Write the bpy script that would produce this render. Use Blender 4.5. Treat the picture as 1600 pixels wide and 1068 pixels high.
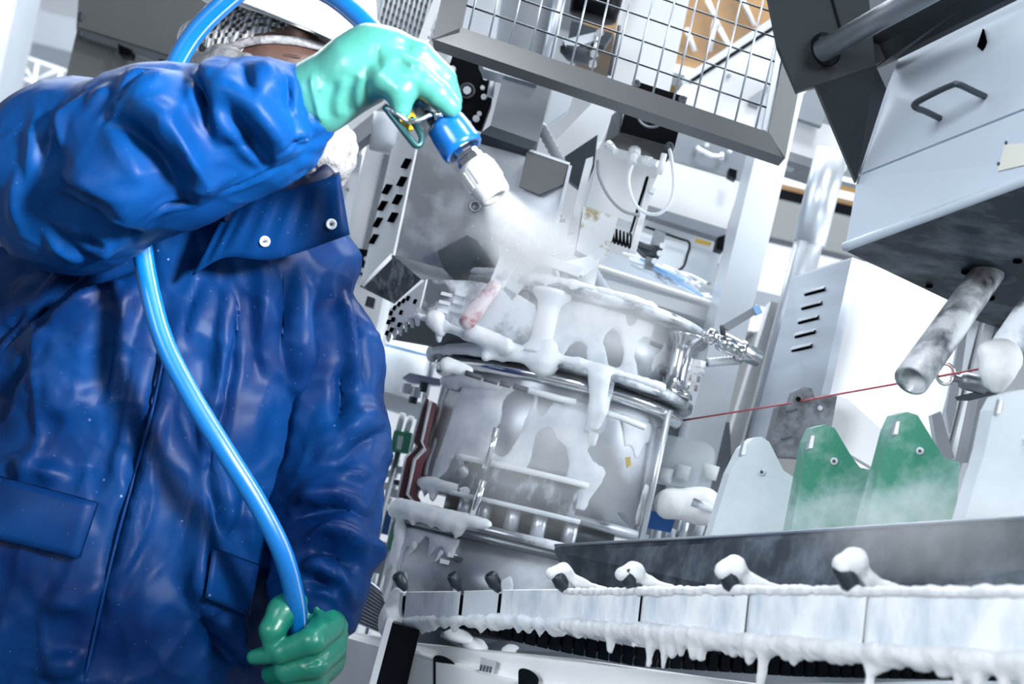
import bpy, bmesh, math, random
import numpy as np
from mathutils import Vector, Matrix, noise as mnoise

for _o in list(bpy.data.objects):
    bpy.data.objects.remove(_o, do_unlink=True)
SC = bpy.context.scene
COL = SC.collection
RND = random.Random(7)

# ------------------------------------------------------------------ camera
IMG_W, IMG_H, FPX = 1600.0, 1068.0, 2133.0
ROLL, PITCH = math.radians(13.3), math.radians(8.0)
CAM = Vector((0.0, 0.0, 1.25))
FWD = Vector((0, math.cos(PITCH), math.sin(PITCH)))
_U0 = Vector((0, -math.sin(PITCH), math.cos(PITCH)))
_R0 = Vector((1, 0, 0))
RT = _R0 * math.cos(ROLL) + _U0 * math.sin(ROLL)
UP = _U0 * math.cos(ROLL) - _R0 * math.sin(ROLL)
cd = bpy.data.cameras.new('camera')
cam = bpy.data.objects.new('camera', cd)
COL.objects.link(cam)
cam.matrix_world = Matrix(((RT.x, UP.x, -FWD.x, CAM.x), (RT.y, UP.y, -FWD.y, CAM.y),
                           (RT.z, UP.z, -FWD.z, CAM.z), (0, 0, 0, 1)))
cd.sensor_width = 36.0
cd.lens = 36.0 * FPX / IMG_W
cd.clip_start, cd.clip_end = 0.05, 100
cd.dof.use_dof = True
cd.dof.focus_distance = 2.05
cd.dof.aperture_fstop = 5.0
SC.camera = cam

# ------------------------------------------------------------------ light
world = bpy.data.worlds.new('world')
SC.world = world
world.use_nodes = True
_bg = world.node_tree.nodes['Background']
_bg.inputs[0].default_value = (0.80, 0.90, 1.0, 1)
_bg.inputs[1].default_value = 0.20
SC.view_settings.view_transform = 'Standard'
SC.view_settings.look = 'None'
SC.view_settings.exposure = 0.0
SC.view_settings.gamma = 1.0
SC.view_settings.use_curve_mapping = False
SC.cycles.use_denoising = True
SC.cycles.max_bounces = 6
SC.cycles.volume_bounces = 4
SC.cycles.transparent_max_bounces = 12
SC.cycles.caustics_reflective = False
SC.cycles.caustics_refractive = False


def area_light(name, loc, target, sx, sy, power, color=(1, 1, 1)):
    ld = bpy.data.lights.new(name, 'AREA')
    ld.shape, ld.size, ld.size_y = 'RECTANGLE', sx, sy
    ld.energy, ld.color = power, color
    o = bpy.data.objects.new(name, ld)
    COL.objects.link(o)
    o.location = loc
    o.rotation_euler = (Vector(target) - Vector(loc)).to_track_quat('-Z', 'Y').to_euler()
    return o


area_light('overhead_lamp', (0.55, 0.75, 3.5), (-0.15, 2.0, 1.5), 0.45, 0.45, 26, (0.93, 0.97, 1.0))
key = area_light('key_lamp', (0.95, 0.20, 2.05), (-0.50, 1.78, 1.56), 0.28, 0.28, 8.5, (0.95, 0.98, 1.0))
key.data.spread = math.radians(36)
area_light('ceiling_lamp', (0.3, 3.6, 4.6), (0.3, 3.4, 1.2), 3.0, 1.2, 265, (0.90, 0.95, 1.0))
area_light('ceiling_lamp', (-2.6, 5.5, 4.6), (-2.2, 6.5, 1.0), 2.5, 1.5, 170, (0.90, 0.95, 1.0))
area_light('rear_fill_light', (1.6, -3.2, 2.3), (0.4, 2.0, 1.1), 2.4, 1.6, 56, (0.90, 0.95, 1.0))  # fill lamp added behind the camera to lift rail, chute and steel
sidel = area_light('left_fill_light', (-2.3, -2.2, 1.9), (0.9, 1.35, 1.4), 1.4, 1.4, 17, (0.90, 0.95, 1.0))  # added fill for rail and chute, beam narrowed to spare the worker
sidel.data.spread = math.radians(50)
area_light('window_light', (4.2, 2.2, 2.6), (0.8, 3.0, 1.3), 1.8, 1.8, 170, (0.88, 0.94, 1.0))


# ------------------------------------------------------------------ points
def P(px, py, d):
    """the point seen at a photograph pixel, d metres along the view axis"""
    return CAM + FWD * d + RT * ((px - 800.0) * d / FPX) - UP * ((py - 534.0) * d / FPX)


def PY(px, py, y):
    """the point seen at a pixel on the upright plane y = const"""
    v = FWD + RT * ((px - 800.0) / FPX) - UP * ((py - 534.0) / FPX)
    return CAM + v * (y / v.y)


def PZ(px, py, z):
    v = FWD + RT * ((px - 800.0) / FPX) - UP * ((py - 534.0) / FPX)
    return CAM + v * ((z - CAM.z) / v.z)


def PL(px, py, o, n):
    v = FWD + RT * ((px - 800.0) / FPX) - UP * ((py - 534.0) / FPX)
    return CAM + v * ((Vector(o) - CAM).dot(n) / v.dot(n))


def plane3(a, b, c):
    return a, (b - a).cross(c - a).normalized()


X, Y, Z = Vector((1, 0, 0)), Vector((0, 1, 0)), Vector((0, 0, 1))


def mm(d, px):
    """size in metres of px pixels at depth d"""
    return px * d / FPX


# ------------------------------------------------------------------ materials
def nd(nt, typ, **kw):
    n = nt.nodes.new(typ)
    for k, v in kw.items():
        setattr(n, k, v)
    return n


def base_mat(name):
    m = bpy.data.materials.new(name)
    m.use_nodes = True
    nt = m.node_tree
    return m, nt, nt.nodes['Principled BSDF']


def mat(name, col, rough=0.5, metal=0.0, var=0.06, scale=8.0, bump=0.0, bscale=60.0, coat=0.0, stretch=None, spec=None, rvar=0.08):
    """a surface with slight procedural variation of colour, roughness and fine relief"""
    m, nt, b = base_mat(name)
    tc = nd(nt, 'ShaderNodeTexCoord')
    mp = nd(nt, 'ShaderNodeMapping')
    if stretch:
        mp.inputs['Scale'].default_value = stretch
    nt.links.new(tc.outputs['Object'], mp.inputs[0])
    no = nd(nt, 'ShaderNodeTexNoise')
    no.inputs['Scale'].default_value = scale
    no.inputs['Detail'].default_value = 5
    nt.links.new(mp.outputs[0], no.inputs['Vector'])
    rp = nd(nt, 'ShaderNodeValToRGB')
    c = np.array(col[:3])
    rp.color_ramp.elements[0].position, rp.color_ramp.elements[1].position = 0.3, 0.7
    rp.color_ramp.elements[0].color = (*np.clip(c * (1 - var), 0, 1), 1)
    rp.color_ramp.elements[1].color = (*np.clip(c * (1 + var), 0, 1), 1)
    nt.links.new(no.outputs[0], rp.inputs[0])
    nt.links.new(rp.outputs[0], b.inputs['Base Color'])
    mr = nd(nt, 'ShaderNodeMapRange')
    mr.inputs['To Min'].default_value = max(0.02, rough - rvar)
    mr.inputs['To Max'].default_value = min(1, rough + rvar)
    nt.links.new(no.outputs[0], mr.inputs[0])
    nt.links.new(mr.outputs[0], b.inputs['Roughness'])
    b.inputs['Metallic'].default_value = metal
    if coat:
        b.inputs['Coat Weight'].default_value = coat
        b.inputs['Coat Roughness'].default_value = 0.15
    if spec is not None:
        b.inputs['Specular IOR Level'].default_value = spec
    if bump:
        n2 = nd(nt, 'ShaderNodeTexNoise')
        n2.inputs['Scale'].default_value = bscale
        n2.inputs['Detail'].default_value = 4
        nt.links.new(mp.outputs[0], n2.inputs['Vector'])
        bp = nd(nt, 'ShaderNodeBump')
        bp.inputs['Strength'].default_value = bump
        bp.inputs['Distance'].default_value = 0.01
        nt.links.new(n2.outputs[0], bp.inputs['Height'])
        nt.links.new(bp.outputs[0], b.inputs['Normal'])
    return m


def speck_mat(name, col, spot, rough, thr, scale, metal=0.0, rough2=0.5, bump=0.15, soft=0.06, coat=0.0, spec=None, stretch=None):
    """base colour with blotches or specks of a second colour (dried foam, wet spots, worn paint)"""
    m, nt, b = base_mat(name)
    tc = nd(nt, 'ShaderNodeTexCoord')
    mp = nd(nt, 'ShaderNodeMapping')
    if stretch:
        mp.inputs['Scale'].default_value = stretch
    nt.links.new(tc.outputs['Object'], mp.inputs[0])
    no = nd(nt, 'ShaderNodeTexNoise')
    no.inputs['Scale'].default_value = scale
    no.inputs['Detail'].default_value = 6
    no.inputs['Roughness'].default_value = 0.6
    nt.links.new(mp.outputs[0], no.inputs['Vector'])
    mr = nd(nt, 'ShaderNodeMapRange')
    mr.inputs['From Min'].default_value, mr.inputs['From Max'].default_value = thr - soft, thr + soft
    nt.links.new(no.outputs[0], mr.inputs[0])
    mx = nd(nt, 'ShaderNodeMix', data_type='RGBA')
    mx.inputs['A'].default_value, mx.inputs['B'].default_value = (*col, 1), (*spot, 1)
    nt.links.new(mr.outputs[0], mx.inputs['Factor'])
    nt.links.new(mx.outputs['Result'], b.inputs['Base Color'])
    m2 = nd(nt, 'ShaderNodeMapRange')
    m2.inputs['To Min'].default_value, m2.inputs['To Max'].default_value = rough, rough2
    nt.links.new(mr.outputs[0], m2.inputs[0])
    nt.links.new(m2.outputs[0], b.inputs['Roughness'])
    if metal:
        m3 = nd(nt, 'ShaderNodeMapRange')
        m3.inputs['To Min'].default_value, m3.inputs['To Max'].default_value = metal, 0.0
        nt.links.new(mr.outputs[0], m3.inputs[0])
        nt.links.new(m3.outputs[0], b.inputs['Metallic'])
    if coat:
        b.inputs['Coat Weight'].default_value = coat
        b.inputs['Coat Roughness'].default_value = 0.12
    if spec is not None:
        b.inputs['Specular IOR Level'].default_value = spec
    bp = nd(nt, 'ShaderNodeBump')
    bp.inputs['Strength'].default_value = bump
    bp.inputs['Distance'].default_value = 0.01
    nt.links.new(no.outputs[0], bp.inputs['Height'])
    nt.links.new(bp.outputs[0], b.inputs['Normal'])
    return m


MT = {}
MT['steel'] = mat('brushed_steel', (0.58, 0.62, 0.68), 0.36, 1.0, 0.10, 5, 0.012, 40, stretch=(1, 1, 5))
MT['steel_light'] = mat('bright_steel', (0.72, 0.76, 0.81), 0.38, 0.75, 0.05, 2, rvar=0.02)
MT['nozzle'] = mat('ivory_plastic', (0.40, 0.41, 0.42), 0.45, 0, 0.03, 8)
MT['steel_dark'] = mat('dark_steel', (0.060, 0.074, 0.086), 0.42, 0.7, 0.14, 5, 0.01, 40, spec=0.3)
MT['steel_mid'] = mat('grey_steel', (0.26, 0.285, 0.315), 0.42, 0.85, 0.10, 4, 0.012, 30)
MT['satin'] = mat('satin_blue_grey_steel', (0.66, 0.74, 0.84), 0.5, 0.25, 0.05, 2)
MT['cage'] = mat('grey_cage_steel', (0.15, 0.155, 0.16), 0.45, 0.35, 0.08, 3)
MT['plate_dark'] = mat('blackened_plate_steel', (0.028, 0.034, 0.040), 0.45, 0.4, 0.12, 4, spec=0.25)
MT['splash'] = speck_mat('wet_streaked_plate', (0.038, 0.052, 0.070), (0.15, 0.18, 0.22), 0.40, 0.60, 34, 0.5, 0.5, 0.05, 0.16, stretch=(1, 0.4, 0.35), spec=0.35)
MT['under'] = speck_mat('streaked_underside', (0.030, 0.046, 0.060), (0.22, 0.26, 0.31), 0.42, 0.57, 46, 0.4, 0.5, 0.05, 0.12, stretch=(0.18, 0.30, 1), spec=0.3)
MT['chrome'] = mat('polished_steel', (0.80, 0.82, 0.85), 0.15, 1.0, 0.04, 12, rvar=0.02)
MT['steel_wet'] = speck_mat('wet_foam_streaked_steel', (0.36, 0.39, 0.43), (0.66, 0.71, 0.78), 0.36, 0.60, 8, 0.6, 0.7, 0.04, 0.14)
MT['steel_foamy'] = speck_mat('foam_covered_steel', (0.27, 0.30, 0.34), (0.80, 0.85, 0.91), 0.3, 0.50, 9, 0.85, 0.7, 0.12, 0.06)
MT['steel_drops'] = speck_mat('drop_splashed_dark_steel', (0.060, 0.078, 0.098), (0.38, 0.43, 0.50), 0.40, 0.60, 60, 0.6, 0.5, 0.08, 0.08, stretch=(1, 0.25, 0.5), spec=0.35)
MT['white'] = mat('white_paint', (0.84, 0.88, 0.92), 0.45, 0, 0.03, 3)
MT['white_hi'] = mat('clean_white_sheet', (0.93, 0.95, 0.97), 0.5, 0, 0.02, 3)
MT['pale'] = mat('pale_grey_plastic', (0.62, 0.67, 0.73), 0.5, 0, 0.06, 5)
MT['grey'] = mat('grey_paint', (0.30, 0.33, 0.36), 0.55, 0, 0.08, 5)
MT['warmgrey'] = mat('warm_grey_sheet', (0.24, 0.25, 0.25), 0.5, 0.2, 0.05, 3)
MT['darkgrey'] = mat('dark_grey_paint', (0.07, 0.08, 0.095), 0.5, 0, 0.15, 8)
MT['black'] = mat('black_plastic', (0.003, 0.004, 0.006), 0.4, 0, 0.2, 10, spec=0.07)
MT['void'] = mat('dark_opening', (0.002, 0.0025, 0.003), 0.9, 0, 0.1, 10, spec=0.0)
MT['rubber'] = mat('black_rubber', (0.003, 0.005, 0.009), 0.35, 0, 0.3, 10, 0.05, 30, spec=0.12)
MT['foam'] = speck_mat('cleaning_foam', (0.78, 0.84, 0.90), (0.93, 0.96, 0.98), 0.75, 0.5, 30, 0, 0.85, 0.2, 0.2)
MT['foam_face'] = speck_mat('foam_film_on_rail', (0.58, 0.66, 0.76), (0.93, 0.96, 0.98), 0.6, 0.47, 26, 0, 0.85, 0.35, 0.14, stretch=(1, 1, 0.35))
MT['foam_warm'] = speck_mat('wet_cleaning_foam', (0.70, 0.72, 0.73), (0.88, 0.90, 0.92), 0.6, 0.5, 30, 0, 0.8, 0.25, 0.2)
MT['brown'] = mat('brown_wrapped_carton', (0.25, 0.14, 0.055), 0.35, 0, 0.25, 6, 0.1, 14)
MT['ochre'] = mat('ochre_board', (0.28, 0.165, 0.04), 0.5, 0, 0.15, 6)
MT['green'] = speck_mat('green_plastic_with_foam_film', (0.055, 0.27, 0.18), (0.42, 0.58, 0.57), 0.35, 0.54, 9, 0, 0.6, 0.08, 0.10)
MT['green_plain'] = mat('green_plastic', (0.07, 0.32, 0.20), 0.4, 0, 0.15, 10)
MT['frost'] = speck_mat('foam_filmed_white_plastic', (0.60, 0.67, 0.72), (0.78, 0.84, 0.89), 0.4, 0.5, 8, 0, 0.6, 0.1, 0.2)
MT['foam_thin'] = speck_mat('thin_foam_film', (0.50, 0.56, 0.63), (0.86, 0.90, 0.94), 0.5, 0.47, 13, 0, 0.8, 0.12, 0.16)
MT['maroon'] = mat('maroon_plastic', (0.16, 0.055, 0.07), 0.35, 0, 0.15, 8)
MT['pink'] = speck_mat('foam_filmed_red_plastic', (0.42, 0.17, 0.20), (0.80, 0.72, 0.77), 0.4, 0.46, 30, 0, 0.6, 0.2, 0.08)
MT['yellow'] = mat('yellow_plastic', (0.62, 0.40, 0.02), 0.4, 0, 0.1, 10)
MT['blueplastic'] = mat('blue_plastic', (0.002, 0.082, 0.30), 0.25, 0, 0.08, 10, coat=0.4)
MT['redrope'] = mat('red_cord', (0.42, 0.10, 0.12), 0.6, 0, 0.2, 60)
MT['teal_dark'] = mat('dark_teal_metal', (0.02, 0.07, 0.08), 0.3, 0.6, 0.2, 12)
MT['floor'] = mat('wet_concrete', (0.20, 0.21, 0.22), 0.35, 0, 0.15, 2, 0.1, 12)
MT['wall'] = mat('white_wall_panel', (0.88, 0.91, 0.94), 0.6, 0, 0.02, 1)
MT['ceiling'] = mat('grey_ceiling', (0.45, 0.48, 0.52), 0.7, 0, 0.05, 1)


# ------------------------------------------------------------------ mesh builder
class MB:
    def __init__(self):
        self.v, self.f = [], []

    def add(self, vs, fs):
        o = len(self.v)
        self.v += [tuple(v) for v in vs]
        self.f += [tuple(i + o for i in f) for f in fs]
        return self

    def prism(self, pts, vec):
        n = len(pts)
        vec = Vector(vec)
        c = sum((Vector(p) for p in pts), Vector()) / n
        nrm = Vector()
        for i in range(n):
            nrm += (Vector(pts[i]) - c).cross(Vector(pts[(i + 1) % n]) - c)
        if nrm.dot(vec) > 0:
            pts = pts[::-1]
        vs = [Vector(p) for p in pts] + [Vector(p) + vec for p in pts]
        fs = [tuple(range(n)), tuple(range(2 * n - 1, n - 1, -1))]
        fs += [(i, i + n, (i + 1) % n + n, (i + 1) % n) for i in range(n)]
        return self.add(vs, fs)

    def box(self, c, ex, ey, ez):
        c, ex, ey, ez = Vector(c), Vector(ex), Vector(ey), Vector(ez)
        return self.prism([c - ex - ey - ez, c + ex - ey - ez, c + ex + ey - ez, c - ex + ey - ez], 2 * ez)

    def tube(self, pts, r, res=12, cap=True, closed=False):
        pts = [Vector(p) for p in pts]
        n = len(pts)
        rs = r if isinstance(r, (list, tuple)) else [r] * n
        tg = []
        for i in range(n):
            if closed:
                t = pts[(i + 1) % n] - pts[i - 1]
            else:
                t = pts[min(i + 1, n - 1)] - pts[max(i - 1, 0)]
            tg.append(t.normalized())
        a = tg[0].orthogonal().normalized()
        vs, fs = [], []
        for i in range(n):
            a = (a - tg[i] * a.dot(tg[i])).normalized()
            b = tg[i].cross(a)
            for k in range(res):
                an = 2 * math.pi * k / res
                vs.append(pts[i] + (a * math.cos(an) + b * math.sin(an)) * rs[i])
        m = n if closed else n - 1
        for i in range(m):
            j = (i + 1) % n
            for k in range(res):
                k2 = (k + 1) % res
                fs.append((i * res + k, i * res + k2, j * res + k2, j * res + k))
        if cap and not closed:
            fs.append(tuple(range(res - 1, -1, -1)))
            fs.append(tuple((n - 1) * res + k for k in range(res)))
        return self.add(vs, fs)

    def lathe(self, p0, axis, prof, res=24, start=0.0, sweep=2 * math.pi, ref=None):
        """profile of (height along the axis, radius)"""
        p0, axis = Vector(p0), Vector(axis).normalized()
        a = (Vector(ref) - axis * Vector(ref).dot(axis)).normalized() if ref is not None else axis.orthogonal().normalized()
        b = axis.cross(a)
        full = abs(sweep - 2 * math.pi) < 1e-6
        nk = res if full else res + 1
        vs, fs = [], []
        for (h, r) in prof:
            for k in range(nk):
                an = start + sweep * k / res
                vs.append(p0 + axis * h + (a * math.cos(an) + b * math.sin(an)) * max(r, 1e-5))
        for i in range(len(prof) - 1):
            for k in range(res):
                k2 = (k + 1) % nk
                fs.append((i * nk + k, i * nk + k2, (i + 1) * nk + k2, (i + 1) * nk + k))
        if full:
            if prof[0][1] > 1e-4:
                fs.append(tuple(range(nk - 1, -1, -1)))
            if prof[-1][1] > 1e-4:
                fs.append(tuple((len(prof) - 1) * nk + k for k in range(nk)))
        return self.add(vs, fs)

    def ball(self, c, r, res=10, sc=(1, 1, 1)):
        c = Vector(c)
        vs, fs = [], []
        for i in range(res + 1):
            th = math.pi * i / res
            for k in range(2 * res):
                ph = math.pi * k / res
                vs.append(c + Vector((r * sc[0] * math.sin(th) * math.cos(ph), r * sc[1] * math.sin(th) * math.sin(ph), r * sc[2] * math.cos(th))))
        n = 2 * res
        for i in range(res):
            for k in range(n):
                fs.append((i * n + k, (i + 1) * n + k, (i + 1) * n + (k + 1) % n, i * n + (k + 1) % n))
        return self.add(vs, fs)

    def build(self, name, m, parent=None, smooth=False, bevel=0.0, seg=1, **props):
        me = bpy.data.meshes.new(name)
        vs = np.array([tuple(v) for v in self.v])
        org = (vs.min(0) + vs.max(0)) / 2
        bm = bmesh.new()
        bv = [bm.verts.new(tuple(v - org)) for v in vs]
        for f in self.f:
            try:
                bm.faces.new([bv[i] for i in f])
            except ValueError:
                pass
        if bevel:
            bmesh.ops.bevel(bm, geom=[e for e in bm.edges if len(e.link_faces) == 2 and e.calc_face_angle(0) > 0.5],
                            offset=bevel, segments=seg, affect='EDGES', clamp_overlap=True)
        if smooth:
            for f in bm.faces:
                f.smooth = True
            for e in bm.edges:
                if len(e.link_faces) == 2 and e.calc_face_angle(0) > 0.7:
                    e.smooth = False
        bm.to_mesh(me)
        bm.free()
        me.materials.append(MT[m] if isinstance(m, str) else m)
        o = bpy.data.objects.new(name, me)
        COL.objects.link(o)
        o.location = org
        if parent is not None:
            bind(o, parent)
        for k, v in props.items():
            o[k] = v
        return o


def wloc(p):
    v = Vector(p.location)
    while p.parent:
        p = p.parent
        v = v + p.location
    return v


def bind(o, parent):
    """parent without moving: every parent here is only translated"""
    o.location = Vector(o.location) - wloc(parent)
    o.parent = parent


def tag(o, label, cat, group=None):
    o['label'], o['category'] = label, cat
    if group:
        o['group'] = group
    return o


def thing(name, label, cat, loc, group=None):
    o = bpy.data.objects.new(name, None)
    o.empty_display_size = 0.05
    COL.objects.link(o)
    o.location = loc
    return tag(o, label, cat, group)


def struct(o):
    o['kind'] = 'structure'
    return o


def copy_tree(o, delta, parent=None):
    c = o.copy()
    COL.objects.link(c)
    if parent is None:
        c.location = Vector(o.location) + Vector(delta)
    else:
        c.parent = parent
    for ch in list(o.children):
        copy_tree(ch, delta, c)
    return c


# ------------------------------------------------------------------ smooth solid bodies (distance field -> surface net)
def surf_net(F, lo, step):
    """quads of the zero surface of a sampled field"""
    s = F < 0
    nx, ny, nz = F.shape
    acc = np.zeros((nx - 1, ny - 1, nz - 1, 3))
    cnt = np.zeros((nx - 1, ny - 1, nz - 1))
    corners = [(i, j, k) for i in (0, 1) for j in (0, 1) for k in (0, 1)]

    def sub(A, c):
        return A[c[0]:nx - 1 + c[0], c[1]:ny - 1 + c[1], c[2]:nz - 1 + c[2]]
    for a in corners:
        for ax in range(3):
            if a[ax] == 0:
                b = list(a)
                b[ax] = 1
                fa, fb = sub(F, a), sub(F, b)
                m = (fa < 0) != (fb < 0)
                t = np.where(m, fa / np.where(m, fa - fb, 1), 0)
                for q in range(3):
                    acc[..., q] += np.where(m, a[q] + (t if q == ax else 0), 0)
                cnt += m
    act = cnt > 0
    idx = -np.ones(act.shape, int)
    idx[act] = np.arange(act.sum())
    ijk = np.argwhere(act)
    V = (acc[act] / cnt[act][:, None] + ijk) * step + np.array(lo)
    faces = []
    for ax in range(3):
        u, w = [(1, 2), (2, 0), (0, 1)][ax]
        sl0 = [slice(None)] * 3
        sl1 = [slice(None)] * 3
        sl0[ax], sl1[ax] = slice(0, -1), slice(1, None)
        m = s[tuple(sl0)] != s[tuple(sl1)]
        e = np.argwhere(m)
        ok = (e[:, u] > 0) & (e[:, w] > 0) & (e[:, u] < F.shape[u] - 1) & (e[:, w] < F.shape[w] - 1)
        e = e[ok]
        flip = s[tuple(sl0)][tuple(e.T)]
        du, dw = np.zeros(3, int), np.zeros(3, int)
        du[u], dw[w] = 1, 1
        q = np.stack([idx[tuple((e - du - dw).T)], idx[tuple((e - dw).T)], idx[tuple(e.T)], idx[tuple((e - du).T)]], 1)
        q[~flip] = q[~flip][:, ::-1]
        faces.append(q)
    return V, np.concatenate(faces)


def smin(a, b, k):
    h = np.clip(0.5 + 0.5 * (b - a) / k, 0, 1)
    return b * (1 - h) + a * h - k * h * (1 - h)


def C(px, py, d):
    """camera-frame coordinates (right, depth, up) of a pixel at depth d"""
    return np.array(((px - 800.0) * d / FPX, d, -(py - 534.0) * d / FPX))


def c2w(V):
    R = np.array((tuple(RT), tuple(FWD), tuple(UP)))
    return V @ R + np.array(tuple(CAM))


def w2c(V):
    R = np.array((tuple(RT), tuple(FWD), tuple(UP)))
    return (V - np.array(tuple(CAM))) @ R.T


class Solid:
    """smooth union of tapered capsules; coordinates are right, depth, up"""

    def __init__(self, k=0.02):
        self.p, self.k = [], k

    def cap(self, a, b, ra, rb, k=None, flat=1.0):
        self.p.append((np.array(a, float), np.array(b, float), ra, rb, self.k if k is None else k, flat))
        return self

    def chain(self, pts, rs, k=None, flat=1.0):
        for i in range(len(pts) - 1):
            self.cap(pts[i], pts[i + 1], rs[i], rs[i + 1], k, flat)
        return self

    def field(self, G):
        F = np.full(G.shape[:-1], 9.0)
        for a, b, ra, rb, k, fl in self.p:
            ab = b - a
            L2 = max(ab @ ab, 1e-12)
            t = np.clip(((G - a) @ ab) / L2, 0, 1)
            q = G - a - t[..., None] * ab
            if fl != 1.0:
                q = q * np.array((1, 1 / fl, 1))
            F = smin(F, np.sqrt((q * q).sum(-1)) - (ra + (rb - ra) * t), k) if k > 0 else np.minimum(F, np.sqrt((q * q).sum(-1)) - (ra + (rb - ra) * t))
        return F

    def mesh(self, step, clip=None, extra=None):
        A = np.array([np.minimum(p[0], p[1]) - max(p[2], p[3]) for p in self.p]).min(0) - 3 * step
        B = np.array([np.maximum(p[0], p[1]) + max(p[2], p[3]) for p in self.p]).max(0) + 3 * step
        bs = 4
        n = (np.ceil((B - A) / step / bs).astype(int) + 1) * bs
        cx = [A[i] + step * (bs * np.arange(n[i] // bs) + (bs - 1) / 2) for i in range(3)]
        Gc = np.stack(np.meshgrid(*cx, indexing='ij'), -1)
        Fc = self.field(Gc)
        if extra is not None:
            Fc = extra(Gc, Fc)
        near = np.abs(Fc) < step * bs * 1.9      # only blocks near the surface are sampled finely
        F = np.repeat(np.repeat(np.repeat(Fc, bs, 0), bs, 1), bs, 2)
        m = np.repeat(np.repeat(np.repeat(near, bs, 0), bs, 1), bs, 2)
        G = np.argwhere(m) * step + A
        f = self.field(G)
        F[m] = extra(G, f) if extra is not None else f
        return surf_net(F, A, step)


def vnormals(V, Q):
    n = np.cross(V[Q[:, 2]] - V[Q[:, 0]], V[Q[:, 3]] - V[Q[:, 1]])
    N = np.zeros_like(V)
    for i in range(4):
        np.add.at(N, Q[:, i], n)
    return N / np.maximum(np.linalg.norm(N, axis=1), 1e-12)[:, None]


def relax(V, Q, it=1, lam=0.5):
    for _ in range(it):
        S = np.zeros_like(V)
        c = np.zeros(len(V))
        for i in range(4):
            for j in (1, 3):
                np.add.at(S, Q[:, i], V[Q[:, (i + j) % 4]])
                np.add.at(c, Q[:, i], 1)
        V = V + lam * (S / np.maximum(c, 1)[:, None] - V)
    return V


def pix(V):
    return np.stack((800 + FPX * V[:, 0] / V[:, 1], 534 - FPX * V[:, 2] / V[:, 1]), 1)


def seg_dist(p, path):
    """distance to a polyline, signed side and run along it (0..1)"""
    best = np.full(len(p), 1e9)
    side = np.zeros(len(p))
    run = np.zeros(len(p))
    path = np.array(path, float)
    L = np.linalg.norm(np.diff(path, axis=0), axis=1)
    T = L.sum()
    acc = 0
    for i in range(len(path) - 1):
        a, b = path[i], path[i + 1]
        ab = b - a
        t = np.clip(((p - a) @ ab) / max(ab @ ab, 1e-9), 0, 1)
        q = p - a - t[:, None] * ab
        d = np.hypot(q[:, 0], q[:, 1])
        m = d < best
        best = np.where(m, d, best)
        side = np.where(m, np.sign(ab[0] * q[:, 1] - ab[1] * q[:, 0]), side)
        run = np.where(m, (acc + t * L[i]) / T, run)
        acc += L[i]
    return best, side, run


def smooth_path(pts, n=6):
    """Catmull-Rom through the points"""
    pts = [np.array(p, float) for p in pts]
    out = []
    q = [2 * pts[0] - pts[1]] + pts + [2 * pts[-1] - pts[-2]]
    for i in range(1, len(q) - 2):
        for s in range(n):
            t = s / n
            out.append(0.5 * (2 * q[i] + (q[i + 1] - q[i - 1]) * t + (2 * q[i - 1] - 5 * q[i] + 4 * q[i + 1] - q[i + 2]) * t * t
                              + (3 * q[i] - q[i - 1] - 3 * q[i + 1] + q[i + 2]) * t ** 3))
    out.append(pts[-1])
    return out


def fold(V, Q, strokes, fade=0.42):
    """press folds into cloth along strokes: (path, half width px, height m[, 'ridge'|'step'])"""
    p = pix(V)
    N = vnormals(V, Q)
    facing = np.clip(-(N * (V / np.linalg.norm(V, axis=1)[:, None])).sum(1) * 2.5 + 0.25, 0, 1)
    H = np.zeros(len(V))
    for st in strokes:
        path, w, h = st[0], st[1], st[2]
        kind = st[3] if len(st) > 3 else 'ridge'
        d, s, r = seg_dist(p, smooth_path(path, 5) if len(path) > 2 else path)
        taper = np.clip(np.minimum(r, 1 - r) / fade, 0, 1)
        taper = taper * taper * (3 - 2 * taper)
        if kind == 'ridge':
            we = w * (0.55 + 0.6 * taper)
            H += h * taper * np.exp(-(d / we) ** 1.6)
        elif kind == 'ramp':        # a folded-over edge: steep face of width w on the left of the path, slow fall on the right
            x = d * s
            prof = np.where(x < 0, np.clip(1 + x / w, 0, 1) ** 2 * (3 - 2 * np.clip(1 + x / w, 0, 1)), np.exp(-(np.maximum(x, 0) / (2.6 * w)) ** 2))
            H += h * taper ** 0.6 * prof
        elif kind == 'crease':      # sharp valley with raised lips
            H += h * taper * (-np.exp(-(d / (0.45 * w)) ** 2) + 0.55 * np.exp(-((d - 1.1 * w) / (0.7 * w)) ** 2))
        elif kind == 'step':        # an edge: the side > 0 stands proud and fades away
            H += h * taper * np.where(s > 0, np.exp(-(d / w) ** 2), 0)
    return V + N * (H * facing)[:, None]


def build_np(name, V, Q, m, parent=None, camspace=True, smooth=True, sub=0, **props):
    W = c2w(V) if camspace else V
    org = (W.min(0) + W.max(0)) / 2
    me = bpy.data.meshes.new(name)
    me.from_pydata((W - org).tolist(), [], Q.tolist())
    me.update()
    if smooth:
        me.polygons.foreach_set('use_smooth', np.ones(len(me.polygons), bool))
    me.materials.append(MT[m] if isinstance(m, str) else m)
    o = bpy.data.objects.new(name, me)
    COL.objects.link(o)
    o.location = Vector(org)
    if sub:
        md = o.modifiers.new('Subdivision', 'SUBSURF')
        md.levels = md.render_levels = sub
    if parent is not None:
        bind(o, parent)
    for k, v in props.items():
        o[k] = v
    return o

# ================================================================== the hall
def slab(name, c, hx, hy, hz, m):
    return struct(MB().box(c, X * hx, Y * hy, Z * hz).build(name, m))


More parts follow.
